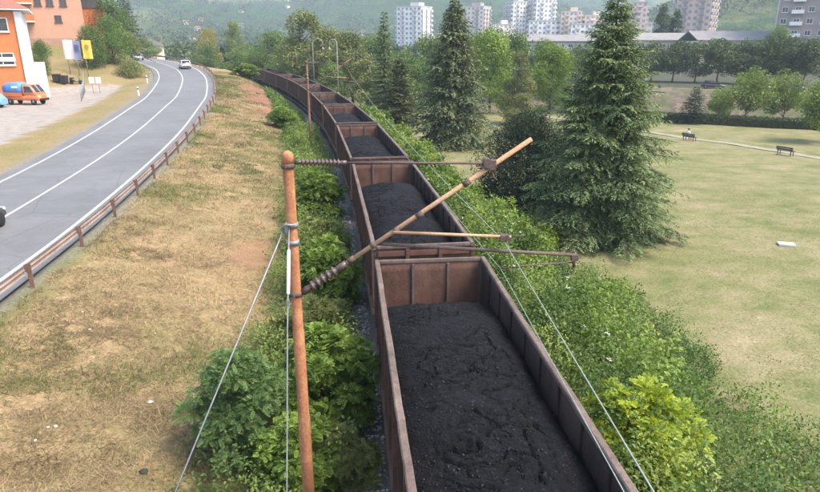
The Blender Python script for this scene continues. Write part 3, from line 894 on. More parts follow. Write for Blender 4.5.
put_bush('leafy_bush', b2, None, -2.35, 10.7, 'bright green bush at the bottom edge around the foot of the orange mast', 2.4, (.7, .7, .62))
put_bush('wispy_bush', b4, None, -1.35, 11.0, 'low scrub at the bottom edge squeezed between mast and near wagon', 4, (.62, .7, .75))
put_bush('leafy_bush', b3, None, -12.6, 62, 'green scrub clump beside the wagons, below the patch of red earth', .6, (1.0, 1.8, .8))
put_bush('leafy_bush', b3, None, -27.8, 108, 'light green bush hiding the lower sides of the far wagons', 2.9, (1.5, 2.4, .95))
lime = frond_bush(2.7, 3.1, 55, 3400, .09, .5, 5, .22, 70, .15)
put_bush('lime_bush', lime, F_lime, 5.35, 12.1, 'yellow green young tree at the bottom right, beside the near wagon', z=gh(5.35, 12.1) - .45)

# ------------------------------------------------------------------ thicket along the right of the train (uncountable brambles)
def thicket(name, mounds, nper, L, W, mat, seed, label, cat='thicket'):
    r = np.random.default_rng(seed)
    Vs, Fs, Ts = [], [], []; off = 0
    for (x, y, z, rad, hh, tb) in mounds:
        n = int(nper * rad * rad)
        d = rand_dirs(n, r); d[:, 2] = np.abs(d[:, 2])
        k = r.uniform(.7, 1.06, n)
        lob = 1 + .22 * np.sin(d[:, 0] * 5 + x * 3) * np.sin(d[:, 1] * 5 + y * 2)
        P = np.stack([x + d[:, 0] * rad * k * lob, y + d[:, 1] * rad * k * lob, z + d[:, 2] * hh * k * lob], 1)
        D = unit(d * .5 + rand_dirs(n, r) * .9 + np.array([0, 0, -.1])); N = unit(d * .7 + rand_dirs(n, r) * .6 + np.array([0, 0, .7]))
        sc_ = r.uniform(.6, 1.35, n) * (1 + max(0, y - 14) / 45)
        V, Fq = leaf_quads(P, D, N, L * sc_, W * sc_)
        Vs.append(V); Fs.append(Fq + off); off += len(V)
        Ts.append(np.clip(tb + r.normal(0, .17, n), 0, 1))
    o = obj(name, np_mesh(name, np.concatenate(Vs), np.concatenate(Fs), mat, tint=np.concatenate(Ts)))
    tag(o, label, cat, kind='stuff')
    return o
def edge_d(y):      # outer limit of the thicket, from the track centre
    return float(np.interp(y, [6, 12, 15, 20, 25, 33, 40, 60, 100], [10.6, 10.4, 10.2, 10.4, 9.6, 8.3, 6.6, 5.6, 5.0]))
mounds = []; pale = []
yy_ = 7.0
while yy_ < 100:
    e = edge_d(yy_)
    for k in range(int((e - 2.6) / 1.05) + 1):
        d = 3.0 + (e - 3.0) * ((k + random.random()) / (int((e - 2.6) / 1.05) + 1))
        p = track_pt(yy_ + random.uniform(-.6, .6), d, 0)
        rad = random.uniform(.55, 1.15); z = gh(p.x, p.y)
        hh = random.uniform(.9, 1.9) * (1.5 if d < e - 2 else .85)
        dst = pale if (random.random() < (.22 if yy_ < 30 else .5)) else mounds
        dst.append((p.x, p.y, z - .1, rad, hh, random.gauss(.5, .2)))
    yy_ += 1.0 + yy_ * .012
thicket('bramble_thicket', mounds, 980, .088, .052, F_bramble, 61, 'tangled green bramble thicket along the right side of the train')
thicket('leafy_thicket', pale, 820, .1, .05, F_pale, 62, 'paler green saplings and weeds mixed through the thicket right of the train')
tall = []
yq = 8.5
while yq < 70:
    p = track_pt(yq, random.uniform(3.6, max(4.2, edge_d(yq) - 2.4)), 0)
    rr0 = random.uniform(.8, 1.5)
    for k in range(5):
        tall.append((p.x + random.gauss(0, rr0 * .45), p.y + random.gauss(0, rr0 * .45), gh(p.x, p.y) + random.uniform(.3, 1.5), rr0 * random.uniform(.4, .65), random.uniform(.6, 1.1), random.gauss(.5, .22)))
    yq += random.uniform(.55, 1.3)
tall = [q for q in tall if math.hypot(q[0] - 5.35, q[1] - 11.6) > 2.3]
thicket('tall_shrubs', tall, 760, .13, .08, F_bright, 67, 'taller uneven leafy shrubs standing out of the thicket right of the train', 'shrubs')
lm = []
for y in np.arange(31, 36, .9):
    p = track_pt(y, random.uniform(7.2, 9.6), 0); lm.append((p.x, p.y, gh(p.x, p.y) + .2, random.uniform(.6, .9), random.uniform(1.1, 1.5), .45))
thicket('yellow_thicket', lm, 520, .15, .09, F_lime, 63, 'yellowish green bushes at the end of the thicket by the foot of the cedar')
# low weeds left of the track
lw = []
for y in np.arange(7, 100, .75):
    for k in range(4):
        p = track_pt(y + random.uniform(-.4, .4), -random.uniform(2.35, 4.9 if y > 14 else 5.6), 0)
        lw.append((p.x, p.y, gh(p.x, p.y) - .05, random.uniform(.35, .75), random.uniform(.3, .95), random.gauss(.45, .2)))
thicket('trackside_weeds', lw, 300, .1, .045, F_mid, 64, 'low green weeds between the dry bank and the ballast', 'weeds')
sc2 = []
for y in np.arange(9.5, 62, .7):
    for k in range(3):
        p = track_pt(y + random.uniform(-.4, .4), -random.uniform(2.1, 4.4 + .6 * math.sin(y * .9)), 0)
        sc2.append((p.x, p.y, gh(p.x, p.y) - .05, random.uniform(.4, .8), random.uniform(.5, 1.7), random.gauss(.55, .25)))
thicket('trackside_scrub', sc2, 1000, .08, .045, F_scrub, 66, 'tangled bright green scrub joining the bushes left of the wagons', 'scrub')
# white umbels
fl = []
fn = 70
fy = rng.uniform(13, 60, fn); fd = rng.uniform(3.0, 6.4, fn)
fsl = xts(fy); fnn = np.sqrt(1 + fsl ** 2)
fx = xt(fy) + fd / fnn; fy2 = fy - fd * fsl / fnn
fz = ghs(fx, fy2) + rng.uniform(1.5, 2.5, fn)
P = np.repeat(np.stack([fx, fy2, fz], 1), 9, 0) + rng.normal(0, .045, (fn * 9, 3)) * np.array([1, 1, .35])
V, Fq = leaf_quads(P, rand_dirs(len(P), rng) * np.array([1, 1, .2]), np.tile([0, 0, 1.0], (len(P), 1)), np.full(len(P), .055), np.full(len(P), .05))
fo = obj('white_flowers', np_mesh('white_flowers', V, Fq, F_flower, tint=rng.random(len(P))))
tag(fo, 'small white flower heads scattered over the thicket', 'flowers', kind='stuff')

# ------------------------------------------------------------------ grass blades
def blades(name, P, L, W, mat, tint, label, cat, lean=1.0, seed=1):
    r = np.random.default_rng(seed); n = len(P)
    a = r.random(n) * 6.283
    side = np.stack([-np.sin(a), np.cos(a), np.zeros(n)], 1)
    dirv = np.stack([np.cos(a) * lean * r.uniform(.3, 1.4, n), np.sin(a) * lean * r.uniform(.3, 1.4, n), r.uniform(.35, 1.0, n)], 1)
    dirv = unit(dirv)
    tip = P + dirv * L[:, None]; tip[:, 2] = np.maximum(tip[:, 2] - .15 * L * lean, P[:, 2] + .02)
    V = np.stack([P - side * W[:, None] / 2, P + side * W[:, None] / 2, tip], 1).reshape(-1, 3)
    o = obj(name, np_mesh(name, V, np.arange(n * 3).reshape(-1, 3), mat, tint=tint))
    tag(o, label, cat, kind='stuff')
    return o
def scatter_mid(n, y0, y1, pw, d0, d1):
    y = y0 + (y1 - y0) * rng.random(n) ** pw
    x0 = np.interp(y, ROAD[:, 1], ROAD[:, 0]) + d0; x1 = xt(y) - d1
    x = x0 + (x1 - x0) * rng.random(n)
    return x, y
x, y = scatter_mid(330000, 8, 110, 2.0, 4.9, 3.3)
cl_n = fbm(x * 1.6, y * 1.6, 3, 21); kp = (cl_n > .3) & ~np.any([np.hypot((x - c0) / ra, (y - c1) / rb) < .8 * (.6 + .8 * rng.random(len(x))) for c0, c1, ra, rb in dirt_c], axis=0)
x, y, cl_n = x[kp], y[kp], cl_n[kp]
gp = fbm(x * .22, y * .22, 4, 31)
isg = rng.random(len(x)) < np.clip((gp - .47) * 4, .04, .8)
z = ghs(x, y)
PP = np.stack([x, y, z - .01], 1); sc_ = (1 + y / 40)
Lb = rng.uniform(.1, .34, len(x)) * (.6 + cl_n); Wb = rng.uniform(.008, .017, len(x)) * sc_
tn = np.clip(fbm(x * .5, y * .5, 3, 41) * 1.1 - .08 + rng.normal(0, .2, len(x)), 0, 1)
g = ~isg
blades('dry_grass', PP[g], Lb[g], Wb[g], F_straw, tn[g], 'dry straw coloured grass on the bank between road and railway', 'grass', 1.6, 71)
blades('green_grass', PP[isg], Lb[isg], Wb[isg], F_weed, tn[isg], 'green grass tufts among the dry straw on the bank', 'grass', 1.0, 72)
n = 95000
y = 12 + 60 * rng.random(n) ** 1.3; d = np.array([edge_d(q) for q in y]) - 1.5 + rng.random(n) * 26
sl_ = xts(y); x = xt(y) + d
kp = np.abs(x / y) < .75; x, y = x[kp], y[kp]
z = ghs(x, y)
lt = fbm(x * .32, y * .85, 3, 51)
blades('lawn_grass', np.stack([x, y, z - .01], 1), rng.uniform(.04, .12, len(x)), rng.uniform(.012, .024, len(x)) * (1 + y / 40), F_weed, np.clip(lt * 1.3 - .1 + rng.normal(0, .15, len(x)), 0, 1), 'short mown lawn grass with dried patches in the park', 'grass', 1.2, 73)

# ------------------------------------------------------------------ far woods
def far_wood(name, pts, sizes, nl, mat, seed, label):
    r = np.random.default_rng(seed); n = len(pts)
    P0 = np.repeat(pts, nl, 0); S = np.repeat(sizes, nl)
    d = rand_dirs(n * nl, r); d[:, 2] = np.abs(d[:, 2]) * 1.1 - .1
    P = P0 + d * S[:, None] * r.uniform(.6, 1.0, n * nl)[:, None]
    D = unit(rand_dirs(n * nl, r) + d * .3); N = unit(d + rand_dirs(n * nl, r) * .5)
    V, Fq = leaf_quads(P, D, N, S * .42, S * .3)
    t = np.clip(np.repeat(r.normal(.5, .22, n), nl) + r.normal(0, .1, n * nl), 0, 1)
    o = obj(name, np_mesh(name, V, Fq, mat, tint=t)); tag(o, label, 'wood', kind='stuff'); return o
F_far = foliage('far_leaves', (.02, .04, .016), (.075, .105, .035), .15)
m = 4600
ang = np.radians(rng.uniform(-36, 36, m)); rad = 600 + 1250 * rng.random(m) ** 1.2
hx, hy = rad * np.sin(ang), rad * np.cos(ang)
kp = (fbm(hx / 160, hy / 160, 3, 6) > .44); hx, hy = hx[kp], hy[kp]
hz = hill(hx, hy); kp = hz > 1.5; hx, hy, hz = hx[kp], hy[kp], hz[kp]
far_wood('hill_wood', np.stack([hx, hy, hz + 2.5], 1), rng.uniform(3.5, 7.5, len(hx)), 26, F_far, 81, 'distant woods covering the lower slopes of the hills')
m = 420
ang = np.radians(rng.uniform(-30, 36, m)); rad = rng.uniform(215, 520, m)
hx, hy = rad * np.sin(ang), rad * np.cos(ang)
far_wood('valley_wood', np.stack([hx, hy, rng.uniform(1.5, 3.5, m)], 1), rng.uniform(2.5, 5.0, m), 110, F_far, 82, 'band of trees in the valley below the town')

# ------------------------------------------------------------------ coal train
M_out = rust('wagon_outer_rust', (.06, .033, .025), (.1, .055, .042), (.15, .085, .064), dust=(.045, .04, .038), dustamt=.6)
M_in = rust('wagon_inner_rust', (.066, .034, .025), (.11, .058, .042), (.15, .086, .064), dust=(.04, .028, .025), dustamt=.4)
M_rim = rust('wagon_rim', (.085, .058, .048), (.13, .095, .08), (.19, .145, .125), dust=(.045, .04, .038), dustamt=.55)
M_band = rust('wagon_end_red', (.075, .03, .023), (.115, .05, .038), (.15, .078, .063), dustamt=.3)
M_iron = simple('bogie_iron', (.035, .028, .026), (.018, .015, .014), 7, .8)
M_wheel = simple('wheel_steel', (.07, .055, .05), (.04, .03, .028), 7, .5, .6)

WL, WW, ZF, ZT = 12.78, 2.84, 1.25, 3.05     # body length, width, floor, wall top (above the rail top)
def dent_wall(length, height, thick, n1, n2, seed, amp=.012, period=None):
    """standing wall in local x (length) and z (height); faces +-y; bulges between the ribs"""
    us = np.linspace(-length / 2, length / 2, n1); vs_ = np.linspace(0, height, n2)
    U, Vv = np.meshgrid(us, vs_)
    D = (fbm(U * 1.1, Vv * 1.3, 3, seed) - .5) * amp * 3
    if period:
        D = D + amp * 1.4 * np.abs(np.sin(np.pi * (U + length / 2) / period)) * np.sin(np.pi * Vv / height)
    D[0, :] = 0; D[-1, :] = 0; D[:, 0] = 0; D[:, -1] = 0
    A_ = np.stack([U, D - thick / 2, Vv], -1).reshape(-1, 3); B_ = np.stack([U, D + thick / 2, Vv], -1).reshape(-1, 3)
    I = np.arange(n1 * n2).reshape(n2, n1); k = n1 * n2
    q = np.stack([I[:-1, :-1], I[:-1, 1:], I[1:, 1:], I[1:, :-1]], -1).reshape(-1, 4)
    Fs = [q, q[:, ::-1] + k]
    for e in (I[0, :], I[-1, :], I[:, 0], I[:, -1]):
        Fs.append(np.stack([e[:-1], e[1:], e[1:] + k, e[:-1] + k], 1))
    return np.concatenate([A_, B_]), np.concatenate(Fs)
M_in_side = rust('wagon_side_dust_and_shade', (.028, .018, .015), (.045, .029, .024), (.068, .043, .035), dust=(.016, .014, .014), dustamt=.6)  # coal dust plus the shade inside the wagon box, darkened into the colour
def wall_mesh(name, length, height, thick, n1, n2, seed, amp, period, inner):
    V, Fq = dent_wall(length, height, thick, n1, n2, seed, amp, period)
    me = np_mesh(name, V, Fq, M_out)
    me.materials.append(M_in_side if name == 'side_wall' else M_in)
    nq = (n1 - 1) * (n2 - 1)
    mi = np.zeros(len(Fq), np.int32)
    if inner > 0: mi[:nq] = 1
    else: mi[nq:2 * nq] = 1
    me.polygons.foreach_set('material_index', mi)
    return me

NB = 12                                      # bays along one side
bay = WL / NB
wagon_mesh = {}
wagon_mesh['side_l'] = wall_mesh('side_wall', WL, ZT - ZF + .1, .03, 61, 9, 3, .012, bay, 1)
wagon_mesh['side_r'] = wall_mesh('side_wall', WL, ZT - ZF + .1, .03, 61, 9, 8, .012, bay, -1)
wagon_mesh['end_a'] = wall_mesh('end_wall', WW - .06, ZT - ZF + .1, .03, 25, 9, 5, .01, (WW - .06) / 3, 1)
wagon_mesh['end_b'] = wall_mesh('end_wall', WW - .06, ZT - ZF + .1, .03, 25, 9, 6, .01, (WW - .06) / 3, -1)
def bent_rim(seed):
    r = MB(); n_ = 44; xs = np.linspace(-(WL + .1) / 2, (WL + .1) / 2, n_)
    oy = (fbm(xs * .9, xs * 0 + seed, 3, seed) - .5) * .05; oz = (fbm(xs * .7, xs * 0 + 7 + seed, 3, seed) - .5) * .028
    ring = [(-.06, -.05), (.06, -.05), (.064, .03), (.045, .05), (-.045, .05), (-.064, .03)]
    for k in range(n_ - 1):
        for j in range(6):
            a, b = ring[j], ring[(j + 1) % 6]
            r.face([(xs[k], a[0] + oy[k], a[1] + oz[k]), (xs[k + 1], a[0] + oy[k + 1], a[1] + oz[k + 1]), (xs[k + 1], b[0] + oy[k + 1], b[1] + oz[k + 1]), (xs[k], b[0] + oy[k], b[1] + oz[k])])
    for k in (0, n_ - 1): r.face([(xs[k], a[0] + oy[k], a[1] + oz[k]) for a in ring])
    return r.mesh('top_rim', M_rim)
wagon_mesh['rim_s'] = bent_rim(2); wagon_mesh['rim_s2'] = bent_rim(5)
wagon_mesh['rim_e'] = MB().bevbox((0, 0, 0), (.12, WW - .125, .096), .02).mesh('end_rim', M_rim)
wagon_mesh['rib_o'] = MB().bevbox((0, 0, 0), (.11, .08, ZT - ZF + .02), .015).mesh('outer_rib', M_out)
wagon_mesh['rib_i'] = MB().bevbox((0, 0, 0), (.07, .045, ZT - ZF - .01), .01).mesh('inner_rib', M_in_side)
wagon_mesh['rib_e'] = MB().bevbox((0, 0, 0), (.06, .075, ZT - ZF - .01), .012).mesh('inner_rib', M_rim)
wagon_mesh['rib_eo'] = MB().bevbox((0, 0, 0), (.1, .12, ZT - ZF - .02), .012).mesh('end_rib', M_band)
wagon_mesh['belt'] = MB().bevbox((0, 0, 0), (.07, WW - .2, .16), .012).mesh('end_band', M_band)
wagon_mesh['sill'] = MB().bevbox((0, 0, 0), (WL, .1, .2), .01).mesh('side_sill', M_out)
f_ = MB(); f_.box((0, 0, ZF - .06), (WL - .05, WW - .1, .1)); wagon_mesh['floor'] = f_.mesh('floor', M_in)
u_ = MB()
for s in (-1, 1): u_.box((0, s * .55, .98), (WL + .2, .14, .3))
u_.box((WL / 2 + .12, 0, 1.0), (.2, 2.5, .36)); u_.box((-WL / 2 - .12, 0, 1.0), (.2, 2.5, .36))
for k in (-3, 0, 3): u_.box((k, 0, 1.02), (.2, 2.5, .2))
u_.tube([(0.6, .3, .75), (2.2, .3, .75)], .2, 10)
wagon_mesh['under'] = u_.mesh('underframe', M_iron)
bg_ = MB()
for s in (-1, 1):
    bg_.prism([(-1.3, .38), (-1.15, .62), (-.5, .62), (-.3, .42), (.3, .42), (.5, .62), (1.15, .62), (1.3, .38), (.9, .5), (.55, .32), (-.55, .32), (-.9, .5)], s * 1.0 - .06, s * 1.0 + .06)
    for q in (-.9, .9): bg_.box((q, s * 1.0, .46), (.26, .24, .26))
bg_.box((0, 0, .62), (.4, 2.0, .22))
wagon_mesh['bogie'] = bg_.mesh('bogie', M_iron)
w_ = MB(); w_.lathe((0, -.07, 0), (0, .07, 0), [(0, .2), (0, .5), (.25, .5), (.3, .46), (.75, .46), (.76, .4), (1, .4), (1, .12)], 20)
wagon_mesh['wheel'] = w_.mesh('wheel', M_wheel)
b_ = MB(); b_.lathe((0, 0, 0), (.52, 0, 0), [(0, .11), (.5, .11), (.5, .075), (.88, .075), (.88, .21), (.96, .22), (1, .19)], 14)
wagon_mesh['buffer'] = b_.mesh('buffer', M_iron)
c_ = MB(); c_.tube([(0, 0, 0), (.3, 0, 0), (.38, 0, .06), (.44, 0, 0), (.38, 0, -.08)], [.05, .05, .04, .035, .02], 6)
wagon_mesh['hook'] = c_.mesh('coupling_hook', M_iron)

def make_wagon():
    t = empty('coal_wagon')
    def part(name, me, loc, rz=0.0, parent=t):
        o = obj(name, me, parent, loc); o.rotation_euler = (0, 0, rz); return o
    for s, key in ((1, 'side_l'), (-1, 'side_r')):
        sw = part('side_wall', wagon_mesh[key], (0, s * (WW / 2 - .015), ZF - .1))
        hz_ = (ZT - ZF) / 2 + .1
        for k in range(NB + 1):
            x = -WL / 2 + k * bay
            x = min(max(x, -WL / 2 + .055), WL / 2 - .055)
            part('outer_rib', wagon_mesh['rib_o'], (x, s * .058, hz_), 0, sw)
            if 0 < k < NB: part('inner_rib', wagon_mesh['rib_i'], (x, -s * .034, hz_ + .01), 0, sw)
        part('side_sill', wagon_mesh['sill'], (0, s * .07, -.02), 0, sw)
        part('top_rim', wagon_mesh['rim_s' if s > 0 else 'rim_s2'], (0, s * (WW / 2 + .002), ZT + .05))
    for s, key in ((1, 'end_a'), (-1, 'end_b')):
        ew = part('end_wall', wagon_mesh[key], (s * (WL / 2 - .02), 0, ZF - .1), -math.pi / 2)
        for q in (-1, 1):
            part('inner_rib', wagon_mesh['rib_e'], (q * WW / 6, -s * .05, (ZT - ZF) / 2 + .1), math.pi / 2, ew)
            part('end_rib', wagon_mesh['rib_eo'], (q * WW / 6, s * .07, (ZT - ZF) / 2 + .1), math.pi / 2, ew)
        for zz_ in (.35, 1.05, 1.66):
            part('end_band', wagon_mesh['belt'], (0, s * .052, zz_ + .1), math.pi / 2, ew)
        part('end_rim', wagon_mesh['rim_e'], (s * (WL / 2 + .0), 0, ZT + .052))
        for q in (-1, 1): part('buffer', wagon_mesh['buffer'], (s * (WL / 2 + .2), q * .875, 1.05), 0 if s > 0 else math.pi)
        part('coupling_hook', wagon_mesh['hook'], (s * (WL / 2 + .2), 0, 1.0), 0 if s > 0 else math.pi)
        bo = part('bogie', wagon_mesh['bogie'], (s * 4.5, 0, 0))
        for q in (-.9, .9):
            for v in (-1, 1): part('wheel', wagon_mesh['wheel'], (q, v * .755, .46), 0 if v > 0 else math.pi, bo)
    part('floor', wagon_mesh['floor'], (0, 0, 0)); part('underframe', wagon_mesh['under'], (0, 0, 0))
    return t

def coal_material():
    m, nt, b = new_mat('coal')
    n = noise_node(nt, 3.0, 6, .65); f = noise_node(nt, 55, 5, .75); g2 = noise_node(nt, 14, 5, .7)
    r = ramp(nt, n.outputs['Fac'], [(.3, (.0036, .0037, .0052)), (.55, (.0064, .0066, .0094)), (.75, (.0112, .0114, .0152))])
    r2 = ramp(nt, f.outputs['Fac'], [(.35, grey(.55)), (.6, grey(1.1)), (.74, grey(2.0))])
    nt.links.new(mix_rgb(nt, 1.0, r.outputs[0], r2.outputs[0], 'MULTIPLY'), b.inputs['Base Color'])
    b.inputs['Roughness'].default_value = .8
    b.inputs['Specular IOR Level'].default_value = .18
    vo = nt.nodes.new('ShaderNodeTexVoronoi'); vo.inputs['Scale'].default_value = 24; vo.inputs['Randomness'].default_value = 1
    wn_ = noise_node(nt, 9, 3, .6)
    tc2 = nt.nodes.new('ShaderNodeTexCoord'); wmix = mix_rgb(nt, .12, tc2.outputs['Object'], wn_.outputs['Color'])
    nt.links.new(wmix, vo.inputs['Vector'])
    sp_ = ramp(nt, vo.outputs['Color'], [(.0, grey(.6)), (.6, grey(.95)), (.86, grey(1.3)), (.97, grey(2.8))])
    base_link = b.inputs['Base Color'].links[0].from_socket
    nt.links.new(mix_rgb(nt, 1.0, base_link, sp_.outputs[0], 'MULTIPLY'), b.inputs['Base Color'])
    inv = nt.nodes.new('ShaderNodeMath'); inv.operation = 'SUBTRACT'; inv.inputs[0].default_value = 1.0
    nt.links.new(vo.outputs['Distance'], inv.inputs[1])
    ad = nt.nodes.new('ShaderNodeMath'); ad.operation = 'ADD'
    nt.links.new(f.outputs['Fac'], ad.inputs[0]); nt.links.new(inv.outputs[0], ad.inputs[1])
    bump(nt, b, ad.outputs[0], 1.0, .035)
    return m
M_coal = coal_material()
M_lump = foliage('coal_lump', (.005, .005, .006), (.028, .028, .032), 0.0, .55)

def coal_heap(seed, step, base, heap, endfall, crack=True, shift=0.0):
    Lx, Ly = WL - .12, WW - .14
    us = np.linspace(-Lx / 2, Lx / 2, int(Lx / step)); vs_ = np.linspace(-Ly / 2, Ly / 2, max(12, int(Ly / step)))
    U, Vv = np.meshgrid(us, vs_)
    e = 1 - np.abs(U + shift) / (Lx / 2)
    h = base + heap * np.sqrt(np.clip(1 - (Vv / (Ly / 2)) ** 2 * .92, 0, 1)) * sstep(np.clip(e, 0, 1) / .45) * (.75 + .5 * fbm(U * .35, Vv * .3, 2, seed + 9))
    h -= endfall * (1 - sstep(np.clip(e, 0, 1) / .22))
    h += (fbm(U * .9, Vv * .9, 4, seed) - .5) * .30 + (fbm(U * 4, Vv * 4, 3, seed + 1) - .5) * .055 + (fbm(U * 14, Vv * 14, 2, seed + 4) - .5) * .03
    if crack:
        wx = U + (fbm(U * 1.6, Vv * 1.6, 3, seed + 2) - .5) * .9; wy = Vv + (fbm(U * 1.6, Vv * 1.6, 3, seed + 3) - .5) * .9
        for sc_, dep, th_ in ((1.15, .16, .03), (2.6, .085, .038), (5.5, .02, .06)):
            ed = voro_edge(wx * sc_, wy * sc_, seed)
            mk = sstep((fbm(U * .8, Vv * .8, 2, seed + 5) - .36) / .1) * sstep((1.1 - np.abs(Vv)) / .4)
            h -= dep * np.exp(-(ed / th_) ** 2) * mk
            h += .05 * mk * (fbm(np.round(wx * sc_ * .9) * 1.7, np.round(wy * sc_ * .9) * 1.3, 1, seed + 6) - .5) * 0
        h += .03 * (vnoise(np.floor(wx * 1.7) + .5, np.floor(wy * 1.7) + .5, seed) - .5) * 0
    I = np.arange(U.size).reshape(U.shape)
    Fq = np.stack([I[:-1, :-1], I[:-1, 1:], I[1:, 1:], I[1:, :-1]], -1).reshape(-1, 4)
    # skirt down to the wagon floor
    V = np.stack([U, Vv, h], -1).reshape(-1, 3)
    loop = np.concatenate([I[0, :], I[1:, -1], I[-1, -2::-1], I[-2:0:-1, 0]])
    lowv = V[loop].copy(); lowv[:, 2] = ZF + .0
    k = len(V); n = len(loop); j = np.arange(n)
    sk = np.stack([loop, loop[(j + 1) % n], k + (j + 1) % n, k + j], 1)[:, ::-1]
    return np.concatenate([V, lowv]), np.concatenate([Fq, sk]), (us, vs_, h)
def heap_obj(data, seed, nl, smin, smax, label, loc, rz):
    V, Fq, (us, vs_, h) = data
    me = np_mesh('coal_surface', V, Fq, M_coal, smooth=True)
    e = empty('coal_heap', loc, rz)
    obj('coal_surface', me, e)
    r = np.random.default_rng(seed)
    iu = r.integers(0, len(us), nl); iv = r.integers(0, len(vs_), nl)
    P = np.stack([us[iu] + r.uniform(-.02, .02, nl), vs_[iv] + r.uniform(-.02, .02, nl), h[iv, iu]], 1)
    P[:, 1] = np.clip(P[:, 1], -1.3, 1.3)
    S = smin + (smax - smin) * r.random(nl) ** 4
    V2, F2 = octa(nl, P, S, seed)
    lo = obj('coal_lumps', np_mesh('coal_lumps', V2, F2, M_lump, tint=np.repeat(r.random(nl) ** 1.1, 8)), e)
    lo['kind'] = 'stuff'
    return tag(e, label, 'coal', 'coal loads in the wagons')

# arc length along the track
ay = np.linspace(-12, 190, 4000); axx = xt(ay)
arc = np.concatenate([[0], np.cumsum(np.hypot(np.diff(axx), np.diff(ay)))])
def at_arc(s):
    y = float(np.interp(s, arc, ay)); return float(xt(y)), y
s_end = float(np.interp(15.45, ay, arc))
wn_words = ['nearest', 'second', 'third', 'fourth', 'fifth', 'sixth', 'seventh', 'eighth', 'ninth', 'tenth', 'eleventh', 'twelfth']
extra = ['cut off by the bottom edge of the picture', 'with its near end behind the long mast arm', 'with its far end below the top tie rod', 'with its load low and flat',
         'beside the second brown mast', 'with pale stains along its rim', 'near the patch of red earth', 'partly beside the red earth', 'half hidden by a light bush',
         'behind the light bush', 'by the far lamp posts', 'last one visible at the bend']
proto_w = make_wagon()
heaps = [dict(seed=1, step=.028, base=2.26, heap=.6, endfall=.62, shift=0.0), dict(seed=2, step=.045, base=2.1, heap=.75, endfall=.4, shift=.2), dict(seed=3, step=.07, base=2.25, heap=.42, endfall=.3, shift=0),
         dict(seed=4, step=.1, base=2.2, heap=.4, endfall=.1, shift=0.4), dict(seed=5, step=.12, base=2.1, heap=.45, endfall=.1, shift=0)]
NW = 12
for i in range(NW):
    sc0 = s_end - WL / 2 + i * 14.04
    xa, ya = at_arc(sc0 - 4.5); xb, yb = at_arc(sc0 + 4.5)
    hd = math.atan2(yb - ya, xb - xa)
    t = proto_w if i == 0 else copy_tree(proto_w)
    t.location = ((xa + xb) / 2, (ya + yb) / 2, .25); t.rotation_euler = (0, 0, hd)
    if i == 0: lab = 'nearest open rusty coal wagon, cut off by the bottom edge of the picture'
    else: lab = f'{wn_words[i]} open rusty coal wagon from the camera along the train'
    tag(t, lab, 'wagon', 'coal wagons of the train')
    hp = heaps[min(i, 4)] if i < 5 else heaps[3 + i % 2]
    nl = [9000, 2500, 900, 400][i] if i < 4 else 150
    heap_obj(coal_heap(crack=i < 3, **hp), 100 + i, nl, .006 + .003 * i, .034 + .006 * i,
             'black cracked coal heap filling the nearest wagon' if i == 0 else f'black coal load in the {wn_words[i]} wagon from the camera', (t.location.x, t.location.y, .252), hd)

# ------------------------------------------------------------------ catenary masts
M_mast = rust('mast_orange_paint', (.28, .11, .05), (.38, .165, .08), (.46, .23, .125), dust=(.11, .05, .032), dustamt=.6, rough=.75, scale=3.5)
M_armtan = rust('arm_tan_paint', (.3, .16, .09), (.4, .235, .14), (.48, .31, .2), dust=(.2, .12, .07), dustamt=.35, rough=.65)
M_armdark = rust('arm_dark_steel', (.07, .05, .045), (.1, .07, .06), (.14, .1, .09), dustamt=.2, rough=.7)
M_ins = simple('insulator_brown', (.1, .06, .055), (.05, .032, .03), 6, .35, spec=.5)
M_galv = simple('galvanised_steel', (.26, .27, .275), (.17, .18, .185), 12, .55, .4)
M_wire = simple('aged_copper_wire', (.26, .29, .26), (.17, .2, .175), 10, .6, .2)

def sheds(n, r0, r1, ends=.12):
    p = [(0, r0 * 1.25), (ends * .8, r0 * 1.25), (ends, r0)]
    for k in range(n):
        a = ends + (1 - 2 * ends) * k / n; d = (1 - 2 * ends) / n
        p += [(a + d * .1, r0), (a + d * .35, r1), (a + d * .5, r1), (a + d * .75, r0)]
    return p + [(1 - ends, r0), (1 - ends * .8, r0 * 1.25), (1, r0 * 1.25)]

